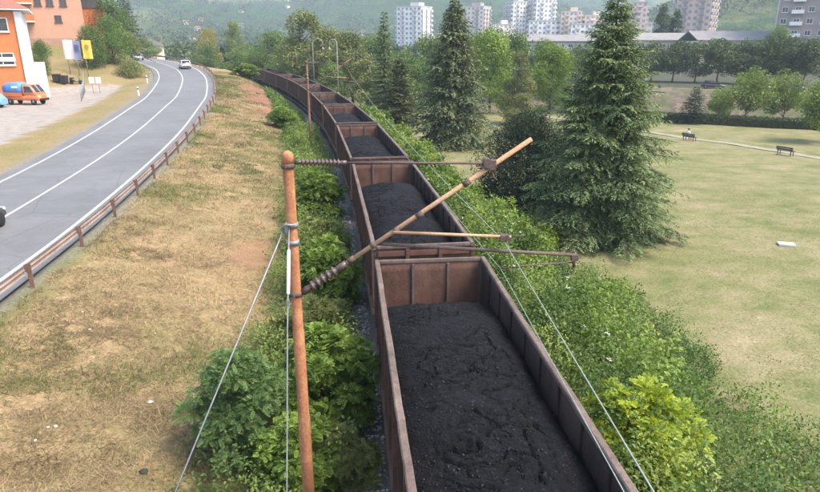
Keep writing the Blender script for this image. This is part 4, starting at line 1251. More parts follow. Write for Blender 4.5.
M_mast2 = rust('mast_brown_paint', (.13, .075, .045), (.19, .115, .07), (.25, .16, .1), dustamt=.2)
def mast(loc, rz, label, detail=True, flip=1):
    t = empty('catenary_mast', loc, rz)
    def V3(s, z, off=0.0): return (flip * s, off, z)
    mb = MB(); mb.tube([(0, 0, -.3), (0, 0, 3.02), (0, 0, 3.1), (0, 0, 4.56), (0, 0, 4.64), (0, 0, 7.33), (0, 0, 7.35), (0, 0, 7.36)], [.1, .1, .09, .09, .08, .08, .076, .05], 20)
    pm_ = M_mast if detail else M_mast2
    pole = mb.build('pole', pm_, t)
    MB().lathe((0, 0, 7.24), (0, 0, 7.42), [(0, .084), (.5, .086), (.7, .084), (.85, .06), (1, .02)], 20).build('pole_cap', pm_, pole)
    for z in (7.2, 6.32, 6.05, 5.22):
        MB().lathe((0, 0, z - .035), (0, 0, z + .035), [(0, .085), (0, .097), (1, .097), (1, .085)], 18).build('clamp_band', M_galv if 5.5 < z < 7 else M_armdark, pole)
    MB().lathe(V3(.1, 7.25), V3(.84, 7.23), sheds(10 if detail else 5, .028, .056), 14).build('insulator', M_ins, t)
    MB().lathe(V3(.1, 5.23), V3(.78, 5.69), sheds(5 if detail else 4, .04, .08, .2), 14).build('insulator', M_ins, t)
    MB().tube([V3(.84, 7.23), V3(2.96, 7.19)], .018, 8).build('tie_rod', M_armdark, t)
    MB().tube([V3(.78, 5.69), V3(3.54, 7.54)], .036, 12).build('bracket_tube', M_armtan if detail else M_mast2, t)
    k = MB(); k.box(V3(2.94, 7.17), (.16, .12, .14)); k.tube([V3(2.9, 7.2, -.07), V3(2.9, 7.2, .07)], .07, 10); k.tube([V3(2.96, 7.12), V3(3.0, 6.98), V3(3.05, 6.94)], .016, 6)
    k.build('wire_clamp', M_armdark, t)
    MB().tube([V3(1.5, 6.18, -.05), V3(3.3, 6.06, -.05)], .024, 10).build('support_tube', M_armtan, t)
    k = MB(); k.box(V3(3.2, 6.05, -.05), (.12, .1, .1)); k.tube([V3(3.16, 6.06, -.14), V3(3.16, 6.06, .06)], .045, 10); k.tube([V3(3.25, 6.04, -.12), V3(3.25, 6.04, .05)], .04, 10)
    k.tube([V3(3.3, 6.06, -.05), V3(3.52, 6.08, -.05)], .012, 6)
    k.build('wire_clamp', M_armdark, t)
    MB().tube([V3(1.18, 5.98, .05), V3(4.37, 5.7, .05)], .028, 10).build('registration_tube', M_armdark, t)
    for s, z in ((1.2, 5.97), (1.55, 6.19)):
        MB().lathe(V3(s - .035, z - .023), V3(s + .035, z + .023), [(0, .04), (0, .052), (1, .052), (1, .04)], 12).build('tube_collar', M_armdark, t)
    k = MB(); k.tube([V3(4.36, 5.72, .05), V3(4.36, 5.5, .05)], .022, 6); k.box(V3(4.36, 5.66, .05), (.1, .08, .1)); k.build('drop_bracket', M_armdark, t)
    MB().tube([V3(4.34, 5.58, .05), V3(3.8, 5.57, .03), V3(3.18, 5.53, 0)], .013, 6).build('steady_arm', M_armdark, t)
    if detail:
        for z in (7.2, 6.32, 6.05, 5.22):
            for sgn in (-1, 1):
                MB().tube([(.02 * sgn, sgn * .1, z), (.02 * sgn, sgn * .15, z)], .016, 6).build('bolt', M_armdark, t)
        for s_, z_ in ((1.9, 6.43), (2.6, 6.9), (.86, 5.745)):
            MB().lathe(V3(s_ - .05, z_ - .034), V3(s_ + .05, z_ + .034), [(0, .037), (0, .046), (1, .046), (1, .037)], 12).build('tube_collar', M_armdark, t)
    f = MB(); f.box((0, 0, -.1), (.7, .7, .5)); f.build('footing', simple('concrete', (.35, .33, .3), (.22, .2, .18), 5, .9), t)
    return tag(t, label, 'mast', 'catenary masts along the railway')
hd1 = math.atan2(.082, .9966)
mast((-1.75, 8.75, 0), hd1, 'large orange steel mast in the foreground with cantilever arms over the train')
p = track_pt(51.5, -3.0, 0); mast((p.x, p.y, 0), -math.atan(float(xts(51.5))), 'second brown mast standing left of the fifth wagon', False)
p = track_pt(127, 3.1, 0); mast((p.x, p.y, 0), -math.atan(float(xts(127))), 'tan mast behind the far wagons, before the tallest trees', False, -1)
p = track_pt(166, 3.1, 0); mast((p.x, p.y, 0), -math.atan(float(xts(166))), 'farthest thin tan mast near the end of the train', False, -1)

def wire(name, pts, r, label, mat=M_wire, n=6, cat='wire', group=None):
    return tag(MB().tube(pts, r, n).build(name, mat), label, cat, group)
def sag(a, b, s, n=14):
    a, b = Vector(a), Vector(b)
    return [a.lerp(b, k / n) - Vector((0, 0, 4 * s * (k / n) * (1 - k / n))) for k in range(n + 1)]
c1 = Vector((-1.75 + 3.18 * .9966, 8.75 + 3.18 * .082, 5.52)); m1 = Vector((-1.75 + 3.2 * .9966, 8.75 + 3.2 * .082 - .05, 5.99))
q2 = track_pt(51.5, .15, 0); q3 = track_pt(89, 0, 0); q4 = track_pt(127, -.1, 0)
wire('contact_wire', [(2.3, -7.0, 5.5), c1] + sag(c1, (q2.x, q2.y, 5.55), .05)[1:] + [(q3.x, q3.y, 5.6), (q4.x, q4.y, 5.6)], .0058, 'lower contact wire over the nearest wagon, held by the thin steady arm')
wire('messenger_wire', [(2.08, -7.0, 5.98), m1] + sag(m1, (q2.x, q2.y, 6.9), .35)[1:] + sag((q2.x, q2.y, 6.9), (q3.x, q3.y, 6.9), .3)[1:] + [(q4.x, q4.y, 6.9)], .0072, 'upper pale green wire running past the short tan arm over the thicket')
M_guy = M_galv
wire('guy_wire', [(-1.83, 8.7, 6.33), (-3.43, 7.4, 2.65), (-4.32, 6.68, .5)], .012, 'slanting guy wire from the orange mast down to the left', M_galv)
g = empty('guy_wire', (0, 0, 0)); tag(g, 'steep guy wire hanging straight down in front of the orange mast', 'wire')
MB().tube([(-1.77, 8.62, 6.28), (-1.76, 8.0, 4.95), (-1.72, 7.08, 2.93), (-1.7, 5.86, .3)], .0105, 6).build('strand', M_galv, g)
MB().lathe((-1.767, 8.5, 6.02), (-1.76, 8.22, 5.42), [(0, .014), (.04, .026), (.96, .026), (1, .014)], 8).build('insulator_rod', simple('white_porcelain', (.7, .7, .68), (.55, .55, .52), 4, .3), g)
MB().bevbox((-1.758, 8.17, 5.3), (.045, .06, .14), .01).build('turnbuckle', M_galv, g)
br = MB(); br.tube([(-1.68, 8.62, 6.35), (-1.82, 8.6, 6.36), (-1.88, 8.66, 6.3), (-1.8, 8.62, 6.2)], .016, 6); br.bevbox((-1.8, 8.64, 6.3), (.07, .05, .16), .01); br.build('guy_bracket', M_galv, g)

# swan neck lamp posts
M_post = simple('lamp_post_paint', (.27, .26, .21), (.2, .19, .155), 5, .6)
def lamp_post(x, y, dirx, top, label, legend):
    z0 = gh(x, y); t = empty('lamp_post', (x, y, z0)); H_ = top - z0; r0 = legend / 2
    pts = [(0, 0, -.2), (0, 0, H_ - r0)] + [(dirx * (r0 - r0 * math.cos(a)), 0, H_ - r0 + r0 * math.sin(a)) for a in np.linspace(0, math.pi, 10)[1:]] + [(dirx * legend, 0, H_ - r0 - .5)]
    MB().tube(pts, [.1, .085] + [.06] * (len(pts) - 2), 8).build('post', M_post, t)
    MB().lathe((dirx * legend, 0, H_ - r0 - .45), (dirx * legend, 0, H_ - r0 - .95), [(0, .06), (.2, .1), (.5, .17), (1, .19)], 12).build('lamp_head', M_post, t)
    tag(t, label, 'lamp post', 'swan neck lamp posts')
lamp_post(-16.1, 107, 1, 9.25, 'swan neck lamp post hooked to the right, just behind the second brown mast', 1.7)
lamp_post(-9.9, 87.5, -1, 9.1, 'swan neck lamp post hooked to the left, between train and olive trees', 1.0)

# ------------------------------------------------------------------ guard rail
M_gr = rust('guard_rail_rust', (.15, .1, .078), (.22, .16, .13), (.3, .235, .2), dust=(.26, .22, .19), dustamt=.5)
M_grp = rust('guard_post_rust', (.12, .065, .048), (.165, .09, .067), (.2, .118, .09), dustamt=.1)
RPd = catmull(_rk, 30)
Trd = np.gradient(RPd[:, :2], axis=0); Trd /= np.linalg.norm(Trd, axis=1)[:, None]
gpath = RPd.copy(); gpath[:, 0] += Trd[:, 1] * 4.75; gpath[:, 1] -= Trd[:, 0] * 4.75
ga = np.concatenate([[0], np.cumsum(np.hypot(np.diff(gpath[:, 0]), np.diff(gpath[:, 1])))])
s0 = float(np.interp(6.0, gpath[:, 1], ga)); s1 = float(ga[np.argmin(np.hypot(gpath[:, 0] + 66, gpath[:, 1] - 141))])
# so that posts fall where the photograph has them
sref = float(np.interp(18.0, gpath[:, 1], ga)); s0 = sref - 12.0
def gpt(s):
    p = Vector([float(np.interp(s, ga, gpath[:, k])) for k in range(3)])
    q = Vector([float(np.interp(s + .1, ga, gpath[:, k])) for k in range(3)])
    d = (q - p); return p, math.atan2(d.y, d.x)
grail = empty('guard_rail', gpt(s0)[0])
org = Vector(grail.location)
wprof = [(0, .42), (.04, .45), (.04, .52), (0, .565), (.04, .61), (.04, .68), (0, .71)]
s = s0; i = 0
postm = None
while s < s1:
    p0, _ = gpt(s); p, a = gpt(s)
    mb = MB()
    pts = [gpt(s + u)[0] - org for u in (0, 1, 2, 3, 4.02)]
    an = [gpt(s + u)[1] for u in (0, 1, 2, 3, 4.02)]
    for k in range(4):
        for j in range(len(wprof) - 1):
            q = []
            for kk, jj in ((k, j), (k + 1, j), (k + 1, j + 1), (k, j + 1)):
                o_, z_ = wprof[jj]; n_ = Vector((math.sin(an[kk]), -math.cos(an[kk]), 0))
                q.append(pts[kk] + n_ * (-.06 - o_) + Vector((0, 0, z_ - .02)))
            mb.face(q, True)
    mb.build('rail_beam', M_gr, grail)
    if postm is None:
        pm = MB(); pm.bevbox((0, .02, .18), (.11, .08, 1.1), .012); pm.bevbox((0, .09, .58), (.1, .1, .24), .012); pm.box((0, -.04, .2), (.05, .03, 1.1))
        postm = pm.mesh('guard_post', M_grp)
    o = obj('guard_post', postm, grail, p - org); o.rotation_euler = (0, 0, a)
    s += 4.15; i += 1
tag(grail, 'rusty brown crash barrier along the right edge of the road', 'guard rail')

# white delineator posts on the left verge
M_white = simple('white_plastic', (.75, .74, .7), (.6, .59, .55), 3, .6)
M_black = simple('black_plastic', (.02, .02, .022), (.012, .012, .013), 3, .6)
for x, y, lab in ((-33.9, 79.0, 'nearer white delineator post on the left road verge'), (-38.6, 93.5, 'farther white delineator post on the left road verge near the round bush')):
    t = empty('delineator_post', (x, y, gh(x, y) + .0)); m_ = MB(); m_.prism([(-.08, -.1), (.08, -.1), (.08, .95), (-.08, 1.05)], -.06, .06); m_.build('post', M_white, t)
    MB().box((0, -.0, .78), (.17, .13, .16)).build('reflector_band', M_black, t)
    tag(t, lab, 'road post', 'delineator posts')

# ------------------------------------------------------------------ buildings
M_glass = simple('window_glass', (.05, .06, .07), (.03, .035, .045), 2, .12, spec=.6)
M_frame = simple('window_frame', (.72, .71, .68), (.6, .6, .57), 3, .6)
M_dkframe = simple('window_frame_dark', (.14, .09, .07), (.08, .06, .05), 3, .6)
M_orange = simple('plaster_orange', (.5, .165, .06), (.44, .14, .05), 1.2, .9)
M_salmon = simple('plaster_salmon', (.47, .265, .18), (.42, .235, .16), .8, .9)
M_salmond = simple('plaster_plinth', (.36, .22, .16), (.3, .18, .13), .8, .9)
M_wht = simple('plaster_white', (.72, .7, .68), (.62, .6, .58), .7, .9)
M_cream = simple('plaster_cream', (.62, .54, .45), (.54, .46, .38), .2, .9)
M_pink = simple('plaster_pink', (.58, .42, .34), (.5, .36, .29), .2, .9)
M_grey = simple('concrete_grey', (.3, .27, .28), (.23, .21, .215), .2, .9)
M_greypink = simple('concrete_pinkish', (.31, .26, .255), (.25, .21, .205), .3, .9)
M_lgrey = simple('concrete_light', (.48, .46, .45), (.4, .385, .38), .2, .9)
M_redroof = simple('roof_tile_red', (.27, .11, .08), (.18, .075, .055), 3, .85, stretch=(1, 6, 1))
M_groof = simple('roof_sheet_grey', (.2, .19, .185), (.15, .145, .14), .4, .85)

def window(parent, x, y, z, w, h, face=0, frame=M_frame, ncol=2, glass=M_glass):
    """window on a wall: face 0 looks to -y, 1 looks to +x, -1 looks to -x"""
    rz = 0 if face == 0 else (math.pi / 2 if face == 1 else -math.pi / 2)
    fr = MB(); t = .09
    fr.box((-w / 2 + t / 2, -.03, 0), (t, .1, h)); fr.box((w / 2 - t / 2, -.03, 0), (t, .1, h))
    fr.box((0, -.028, h / 2 - t / 2), (w - 2 * t, .1, t)); fr.box((0, -.028, -h / 2 + t / 2), (w - 2 * t, .1, t))
    for k in range(1, ncol): fr.box((-w / 2 + w * k / ncol, -.026, 0), (t * .8, .1, h - 2 * t))
    fr.box((0, -.08, -h / 2 - .05), (w + .2, .2, .08))
    o = fr.build('window', frame, parent, (x, y, z)); o.rotation_euler = (0, 0, rz)
    MB().box((0, -.012, 0), (w - .1, .03, h - .1)).build('pane', glass, o)
    return o

# orange and white house at the left edge
hx0, hx1, hy0, hz0 = -62.0, -47.3, 80.0, gh(-48, 79)
hs = empty('orange_house', (hx1, hy0, hz0), R(28.5)); H_ = 12.3 - hz0
MB().box(((hx0 - hx1) / 2 - .4, 6, H_ / 2 - .3), (hx1 - hx0 - .8, 12, H_ + .6)).build('wall', M_orange, hs)
MB().box((-.4, 5.9, H_ / 2 - .3), (.8, 12.3, H_ + .6)).build('corner_wall', M_wht, hs)
r_ = MB(); ex0, ex1, ey0, ey1, zt = hx0 - hx1 - .8, .9, -1.0, 13.0, H_ + .3
ax0 = (ex0 + 5, 6, H_ + 3.4); ax1 = (ex1 - 5, 6, H_ + 3.4)
for poly in ([(ex0, ey0, zt), (ex1, ey0, zt), ax1, ax0], [(ex1, ey0, zt), (ex1, ey1, zt), ax1], [(ex1, ey1, zt), (ex0, ey1, zt), ax0, ax1], [(ex0, ey1, zt), (ex0, ey0, zt), ax0]): r_.face(poly)
roof = r_.build('roof', M_redroof, hs)
MB().box(((ex0 + ex1) / 2, 6, zt - .1), (ex1 - ex0 - .02, 13.9, .18)).build('eaves', M_wht, roof)
for wx_, wz, ww, wh in ((-2.7, 10.75 - hz0, 2.2, 1.6), (-2.85, 6.78 - hz0, 2.5, 1.45), (-6.5, 10.75 - hz0, 2.2, 1.6), (-6.5, 6.78 - hz0, 2.4, 1.45)):
    window(hs, wx_, 0, wz, ww, wh)
MB().box((-5.0, -.06, H_ * .46), (7, .1, .5)).build('cornice', M_wht, hs)
MB().box((.75, 1.2, (6.3 - hz0) / 2 - .2), (1.5, 2.2, 6.3 - hz0 + .4)).build('porch_block', M_wht, hs)
tag(hs, 'orange and white two storey house with a red roof at the left edge', 'house')

# salmon building up the slope
sb = empty('salmon_building', (-62.5, 104, 8.0), R(24))
MB().box((4.8, 6, 4.6), (9.6, 12, 11.2)).build('wall', M_salmon, sb)
MB().box((11.1, 6.0, 3.0), (3.0, 8, 13.0)).build('side_wing', M_orange, sb)
MB().box((4.8, 5.94, .5), (9.7, 12.06, 1.6)).build('plinth', M_salmond, sb)
MB().box((6.0, 6, 10.35), (13.6, 13, .3)).build('roof', M_redroof, sb)
for wx_, wz, ww, wh in ((5.1, 6.9, 1.0, 1.3), (7.0, 6.9, 1.0, 1.3), (5.95, 4.3, 1.0, 1.05), (3.4, 6.9, 1.0, 1.3)):
    window(sb, wx_, 0, wz, ww, wh, frame=M_dkframe, ncol=2)
for k in range(4): window(sb, 9.95 + k * .78, 2.0, 6.95, .74, 1.6, frame=M_dkframe, ncol=1)
for z in (3.9, 6.6):
    b = MB(); b.box((1.4, -.75, z - .1), (2.4, 1.5, .2)); b.build('balcony_slab', M_wht, sb)
    b = MB(); b.box((1.4, -1.45, z + .5), (2.3, .08, 1.0)); b.box((2.52, -.74, z + .5), (.08, 1.36, 1.0)); b.build('balcony_rail', M_orange, sb)
tag(sb, 'large salmon pink building on the slope behind the orange house', 'building')

# blocks of flats in the town
M_farglass = simple('far_window_glass', (.24, .25, .28), (.17, .18, .2), .2, .3)
def flats(name, x, y, w, d, h, rz, floors, bays, side_bays, wm, wm2, label, individual=False, balc=True, z0=0.0, top=True, wcol=None, cat='building'):
    t = empty(name, (x, y, z0), rz)
    MB().box((0, 0, h / 2 - .5), (w, d, h + 1)).build('wall', wm, t)
    MB().box((-w / 2 - .15, 0, h / 2 - .4), (.3, d + .3, h + .9)).build('gable_wall', wm2, t)
    rf = MB().box((0, 0, h + .2), (w + .7, d + .7, .4)).build('roof', M_lgrey, t)
    if top: MB().box((w * .12, 0, h + 1.6), (w * .35, d * .5, 2.5)).build('roof_house', wm2, rf)
    fh = h / floors
    faces = [(0, bays, w), (1, side_bays, d), (-1, side_bays, d)]
    allw = MB(); alls = MB()
    for fc, nb_, span in faces:
        for fl_ in range(floors):
            z = fh * (fl_ + .55)
            for k in range(nb_):
                u = -span / 2 + span * (k + .5) / nb_; ww, wh = min(1.5, span / nb_ * .55), fh * .46
                if fc == 0: p = (u, -d / 2, z)
                elif fc == 1: p = (w / 2, u, z)
                else: p = (-w / 2 - .3, u, z)
                isb = balc and fc == 0 and (k % 3 == 1)
                if individual:
                    if fc != 1: window(t, *p, ww, wh, face=fc)
                    if isb: MB().box((u, -d / 2 - .6, z - fh * .1 - .3), (span / nb_ * .95, 1.2, 1.0)).build('balcony', M_wht, t)
                else:
                    M = (1.0, .12)
                    if fc == 0: allw.box((p[0], p[1] - .02, z), (ww, .12, wh))
                    else: allw.box((p[0] + .02 * fc, p[1], z), (.12, ww, wh))
                    if isb: alls.box((u, -d / 2 - .6, z - fh * .32), (span / nb_ * .95, 1.2, fh * .42))
                    elif balc and fc != 0 and k % 2 == 0: alls.box((p[0] + fc * .6, u, z - fh * .32), (1.2, span / nb_ * .9, fh * .42))
    if not individual:
        o = allw.build('windows', wcol or M_farglass, t); o['kind'] = 'stuff'
        if alls.v: o = alls.build('balconies', wm2, t); o['kind'] = 'stuff'
    tag(t, label, cat)
    return t
flats('apartment_block', 3.0, 438, 18, 16, 30, R(-28), 10, 6, 5, M_wht, M_lgrey, 'white apartment tower left of the weeping conifer tip')
flats('apartment_block', 47, 478, 19, 16, 32, R(-25), 11, 6, 5, M_cream, M_grey, 'cream and grey apartment tower right of the weeping conifer tip')
flats('apartment_block', 79, 490, 13, 14, 36, R(22), 12, 5, 4, M_wht, M_lgrey, 'tall white slab with dark loggias, leftmost of the clustered blocks')
flats('apartment_block', 96.5, 482, 15, 15, 37, R(12), 12, 5, 4, M_wht, M_lgrey, 'tallest white block in the cluster above the round trees')
flats('apartment_block', 107, 436, 13, 12, 27, R(-12), 9, 5, 4, M_cream, M_pink, 'cream block just right of the tallest white block')
flats('apartment_block', 121, 432, 12, 12, 24.5, R(-8), 8, 4, 4, M_pink, M_cream, 'pinkish white block with a reddish top row, left of the cedar top')
flats('apartment_block', 137, 425, 13, 12, 22, R(-8), 7, 4, 4, M_wht, M_pink, 'low white block half hidden by the cedar top')
flats('apartment_block', 146, 420, 9, 12, 32, R(-15), 10, 3, 4, M_pink, M_lgrey, 'narrow salmon block right of the cedar top')
flats('apartment_block', 152, 430, 12, 12, 20, R(-10), 6, 4, 4, M_lgrey, M_grey, 'low grey block between the cedar top and the poplars')
flats('apartment_block', 151, 346, 17, 16, 46, R(-38), 15, 6, 6, M_pink, M_grey, 'tall salmon tower with a grey left side behind the poplars')  # gable and balconies in grey, other walls salmon
flats('apartment_block', 66, 470, 12, 12, 20, R(5), 6, 4, 3, M_cream, M_wht, 'small low white block left of the tall white slab')
flats('apartment_block', 115.5, 186, 19, 14, 34, R(-33), 11, 6, 3, M_greypink, M_lgrey, 'grey brown apartment block with white balconies at the right frame edge', individual=True)
flats('apartment_block', 90, 440, 20, 11, 21.5, R(-6), 7, 7, 3, M_wht, M_lgrey, 'broad low white block in front of the tall white blocks', top=False)
flats('apartment_block', 114, 418, 22, 11, 19, R(-8), 6, 8, 3, M_wht, M_cream, 'broad low white block left of the cedar top', top=False)
flats('low_building', 24, 500, 16, 12, 14, R(0), 4, 5, 3, M_cream, M_wht, 'low cream building between the two towers', balc=False, top=False)
flats('low_building', 178, 372, 14, 10, 12.5, R(-8), 3, 4, 3, M_wht, M_wht, 'small white building below the green hill right of the salmon tower', balc=False, top=False)

def long_hall(x0, x1, y, d, ze, zr, wm, label, rz=0.0):
    xc = (x0 + x1) / 2; w = x1 - x0; t = empty('long_hall', (xc, y, 0), rz)
    MB().box((0, d / 2, ze / 2 - .5), (w, d, ze + 1)).build('wall', wm, t)
    r_ = MB(); r_.prism([(-.9, ze), (d / 2, zr), (d + .9, ze), (d + .9, ze + .3), (d / 2, zr + .35), (-.9, ze + .3)], -w / 2 - .8, w / 2 + .8, f=lambda x, y_, z: (y_, x, z)); r_.build('roof', M_groof, t)
    n = int(w / 3.2)
    for k in range(n): window(t, -w / 2 + w * (k + .5) / n, 0, ze - 1.6, 1.9, 1.3, frame=M_frame)
    tag(t, label, 'building')
long_hall(46, 73.5, 262, 12, 8.6, 10.9, M_lgrey, 'low building with a long grey roof left of the cedar')
long_hall(68, 91, 204, 12, 8.9, 11.0, M_cream, 'long flat grey roofed hall between cedar and poplars')
long_hall(84.5, 111, 190, 12, 8.9, 11.4, M_cream, 'long grey roofed hall below the salmon tower')

# small houses scattered on the hillsides
hm_w = MB().box((0, 0, 2.4), (9, 8, 6)).mesh('wall', M_cream)
r_ = MB(); r_.prism([(-5, 5.3), (0, 8.2), (5, 5.3)], -4.6, 4.6); hm_r = r_.mesh('roof', M_redroof)
ph = np.random.default_rng(91); cnt = 0
while cnt < 44:
    tdeg = ph.choice([ph.normal(-21, 5), ph.normal(-12, 6), ph.normal(27, 4), ph.normal(3, 10)])
    r0 = ph.uniform(620, 1750); x, y = r0 * math.sin(R(tdeg)), r0 * math.cos(R(tdeg))
    z = float(hill(np.array([x]), np.array([y]))[0])
    if z < 4: continue
    t = empty('hillside_house', (x, y, z - .6), ph.uniform(0, 3)); t.scale = (.8, .8, .72)
    obj('wall', hm_w, t); obj('roof', hm_r, t)
    tag(t, 'tiny pale house among trees on the far hillside', 'house', 'houses on the hillside'); cnt += 1
x, y = -83, 205
t = empty('valley_house', (x, y, gh(x, y)), .4); obj('wall', hm_w, t); obj('roof', MB().prism([(-5, 5.3), (0, 8.2), (5, 5.3)], -4.6, 4.6).mesh('roof', M_groof), t)
tag(t, 'pale house half hidden by trees left of the yellowish tree', 'house')

# ------------------------------------------------------------------ vehicles
M_tyre = simple('tyre_rubber', (.018, .018, .018), (.01, .01, .01), 8, .8)
M_rimw = simple('wheel_rim', (.4, .4, .42), (.3, .3, .31), 6, .35, .7)
M_lamp = simple('lamp_glass', (.7, .7, .68), (.6, .6, .58), 3, .2, spec=.6)
M_red = simple('tail_lamp', (.4, .02, .015), (.3, .015, .01), 3, .3, spec=.5)
M_cglass = simple('car_glass', (.02, .024, .028), (.012, .014, .016), 2, .08, spec=.7)
def paint(name, c): return simple(name, c, tuple(x * .93 for x in c), 2, .3, spec=.6)
P_white = paint('car_paint_white', (.72, .72, .72)); P_silver = paint('car_paint_silver', (.5, .5, .5)); P_dark = paint('car_paint_dark', (.03, .032, .036))
P_orange = paint('truck_paint_orange', (.62, .17, .06)); P_blue = paint('van_paint_blue', (.16, .35, .48))
M_tarp = simple('blue_tarpaulin', (.1, .24, .52), (.07, .18, .42), 2.5, .6, bmp=.4)

def loft(secs, mb):
    """secs: list of (x, [(y,z)...]) closed rings"""
    i = len(mb.v); n = len(secs[0][1])
    for x, ring in secs: mb.v += [(x, y, z) for y, z in ring]
    for k in range(len(secs) - 1):
        for j in range(n):
            a = i + k * n + j; b = i + k * n + (j + 1) % n
            mb.f.append((a, b, b + n, a + n)); mb.sm.append(True)
    mb.f.append(tuple(i + j for j in range(n))); mb.f.append(tuple(i + (len(secs) - 1) * n + j for j in range(n))); mb.sm += [False, False]
def body_ring(w, z0, z1, tuck=.08):
    h = z1 - z0
    half = [(0, z0), (w * .9, z0), (w, z0 + h * .25), (w, z0 + h * .6), (w - tuck, z1 - .03), (w * .6, z1), (0, z1 + .02)]
    return half + [(-y, z) for y, z in reversed(half[1:-1])]
def add_wheels(t, xs, hw, r, wid, rimm=None):
    tm = MB().lathe((0, -wid / 2, 0), (0, wid / 2, 0), [(0, r * .62), (0, r * .93), (.12, r), (.88, r), (1, r * .93), (1, r * .62)], 20).mesh('tyre', M_tyre)
    rm = MB().lathe((0, -wid / 2 - .01, 0), (0, wid / 2 - .02, 0), [(0, .05), (.02, r * .3), (.1, r * .58), (.12, r * .63), (1, r * .63)], 16).mesh('rim', rimm or M_rimw)
    for x in xs:
        for s in (-1, 1):
            w = empty('wheel', (x, s * hw, r)); w.parent = t; w.rotation_euler = (0, 0, 0 if s < 0 else math.pi)
            obj('tyre', tm, w); obj('rim', rm, w)
def car(name, loc, rz, pm, label, L=4.2, W=.86, H_=1.46, hatch=True, rimm=None):
    t = empty(name, loc, rz)                       # nose towards +x
    b = MB(); f = L / 4.2
    loft([(-2.1 * f, body_ring(W * .82, .42, .78)), (-2.0 * f, body_ring(W * .95, .3, .92)), (-1.2 * f, body_ring(W, .24, .95)), (.5 * f, body_ring(W, .24, .92)), (1.4 * f, body_ring(W * .97, .26, .84)), (1.95 * f, body_ring(W * .88, .3, .7)), (2.1 * f, body_ring(W * .7, .4, .58))], b)
    b.build('body', pm, t)
    g = MB()
    def gr(w, z0, z1): return [(0, z0), (w, z0), (w * .82, z1), (0, z1 + .02), (-w * .82, z1), (-w, z0)]
    tail = -1.95 if hatch else -1.5
    loft([(tail * f, gr(W * .86, .88, .9)), (tail * f + .42, gr(W * .9, .88, H_ - .08)), (-.3 * f, gr(W * .92, .88, H_ - .02)), (.3 * f, gr(W * .92, .88, H_ - .05)), (1.15 * f, gr(W * .88, .85, .88))], g)
    g.build('cabin_glass', M_cglass, t)
    r_ = MB(); r_.bevbox(((tail * f + .45 + .35 * f) / 2, 0, H_ - .02), (abs(tail * f) + .1, W * 1.5, .07), .03); r_.build('roof_panel', pm, t)
    for s in (-1, 1):
        for x0_, x1_ in ((tail * f + .12, tail * f + .5), (1.12 * f, .34 * f), (-.35 * f, -.38 * f)):
            MB().bar((x0_, s * W * .88, .9), (x1_, s * W * .765, H_ - .05), .07, .07).build('pillar', pm, t)
        MB().bevbox((1.93 * f, s * W * .68, .62), (.25, .3, .14), .03).build('headlight', M_lamp, t)
        MB().bevbox((-2.02 * f, s * W * .75, .76), (.14, .22, .2), .03).build('tail_light', M_red, t)
        MB().bevbox((.75 * f, s * (W + .08), .98), (.12, .18, .12), .03).build('mirror', pm, t)
    MB().bevbox((-2.08 * f, 0, .44), (.1, W * 1.6, .2), .03).build('bumper', M_black, t)
    MB().bevbox((2.05 * f, 0, .4), (.1, W * 1.4, .18), .03).build('bumper', M_black, t)
    add_wheels(t, (-1.28 * f, 1.3 * f), W - .1, .31, .2, rimm)
    return tag(t, label, 'car')
def road_at(Yq, off):
    i = int(np.argmin(np.abs(RPd[:, 1] - Yq) + (RPd[:, 0] < -70) * 99)); p = RPd[i]; d = Trd[i]
    return (p[0] + d[1] * off, p[1] - d[0] * off, p[2] + .012 - .012 * abs(off)), math.atan2(d[1], d[0])
l, a = road_at(118.5, 1.7); car('car', l, a, P_white, 'white hatchback driving away in the right lane near the bend')
l, a = road_at(139.0, -1.6); car('car', l, a + math.pi, P_silver, 'pale car with a dark windscreen coming round the bend in the left lane')
l, a = road_at(20.6, -.0); l = (-17.85, 23.5, l[2]); car('car', l, a + R(-180) + math.pi, P_dark, 'dark car cut off by the left edge, only its corner and wheel showing', rimm=M_tyre)

for k, (al_, pm_, lab) in enumerate(((-6, P_dark, 'dark parked car under the street trees, left of the light green trees'), (1.5, P_silver, 'silver parked car under the street trees across the river'), (7, P_dark, 'dark parked car behind the light green park trees across the river'))):
    q_ = rp(133.5, al_, 0); car('car', (q_[0], q_[1], gh(q_[0], q_[1])), math.atan2(-.47, .88), pm_, lab)
# orange pickup with a blue tarpaulin on the parking area
pz = gh(-44.2, 72.5)
t = empty('pickup_truck', (-44.1, 72.5, pz), R(-8)); t.scale = (.98, 1.0, 1.22)
b = MB(); loft([(-2.3, body_ring(.82, .45, .8)), (-.1, body_ring(.84, .42, .82)), (1.0, body_ring(.85, .4, .95)), (2.0, body_ring(.84, .4, .95)), (2.3, body_ring(.78, .42, .85))], b); b.build('body', P_orange, t)
c = MB(); loft([(.35, body_ring(.82, .8, 1.75)), (.5, body_ring(.84, .8, 1.86)), (1.35, body_ring(.84, .8, 1.86)), (2.05, body_ring(.82, .8, 1.1))], c); c.build('cab', P_orange, t)
for s in (-1, 1):
    m_ = MB(); m_.prism([(.62, 1.15), (1.75, 1.15), (1.32, 1.68), (.62, 1.7)], s * .83 - .03, s * .83 + .03); m_.build('side_window', M_cglass, t)
    MB().bevbox((2.25, s * .6, .72), (.14, .28, .18), .03).build('headlight', M_lamp, t)
    m_ = MB(); m_.box((-.95, s * .84, .95), (2.4, .06, .36)); m_.build('bed_side', P_orange, t)
m_ = MB(); m_.face([(2.03, -.7, 1.14), (2.03, .7, 1.14), (1.42, .68, 1.8), (1.42, -.68, 1.8)]); m_.build('windscreen', M_cglass, t)
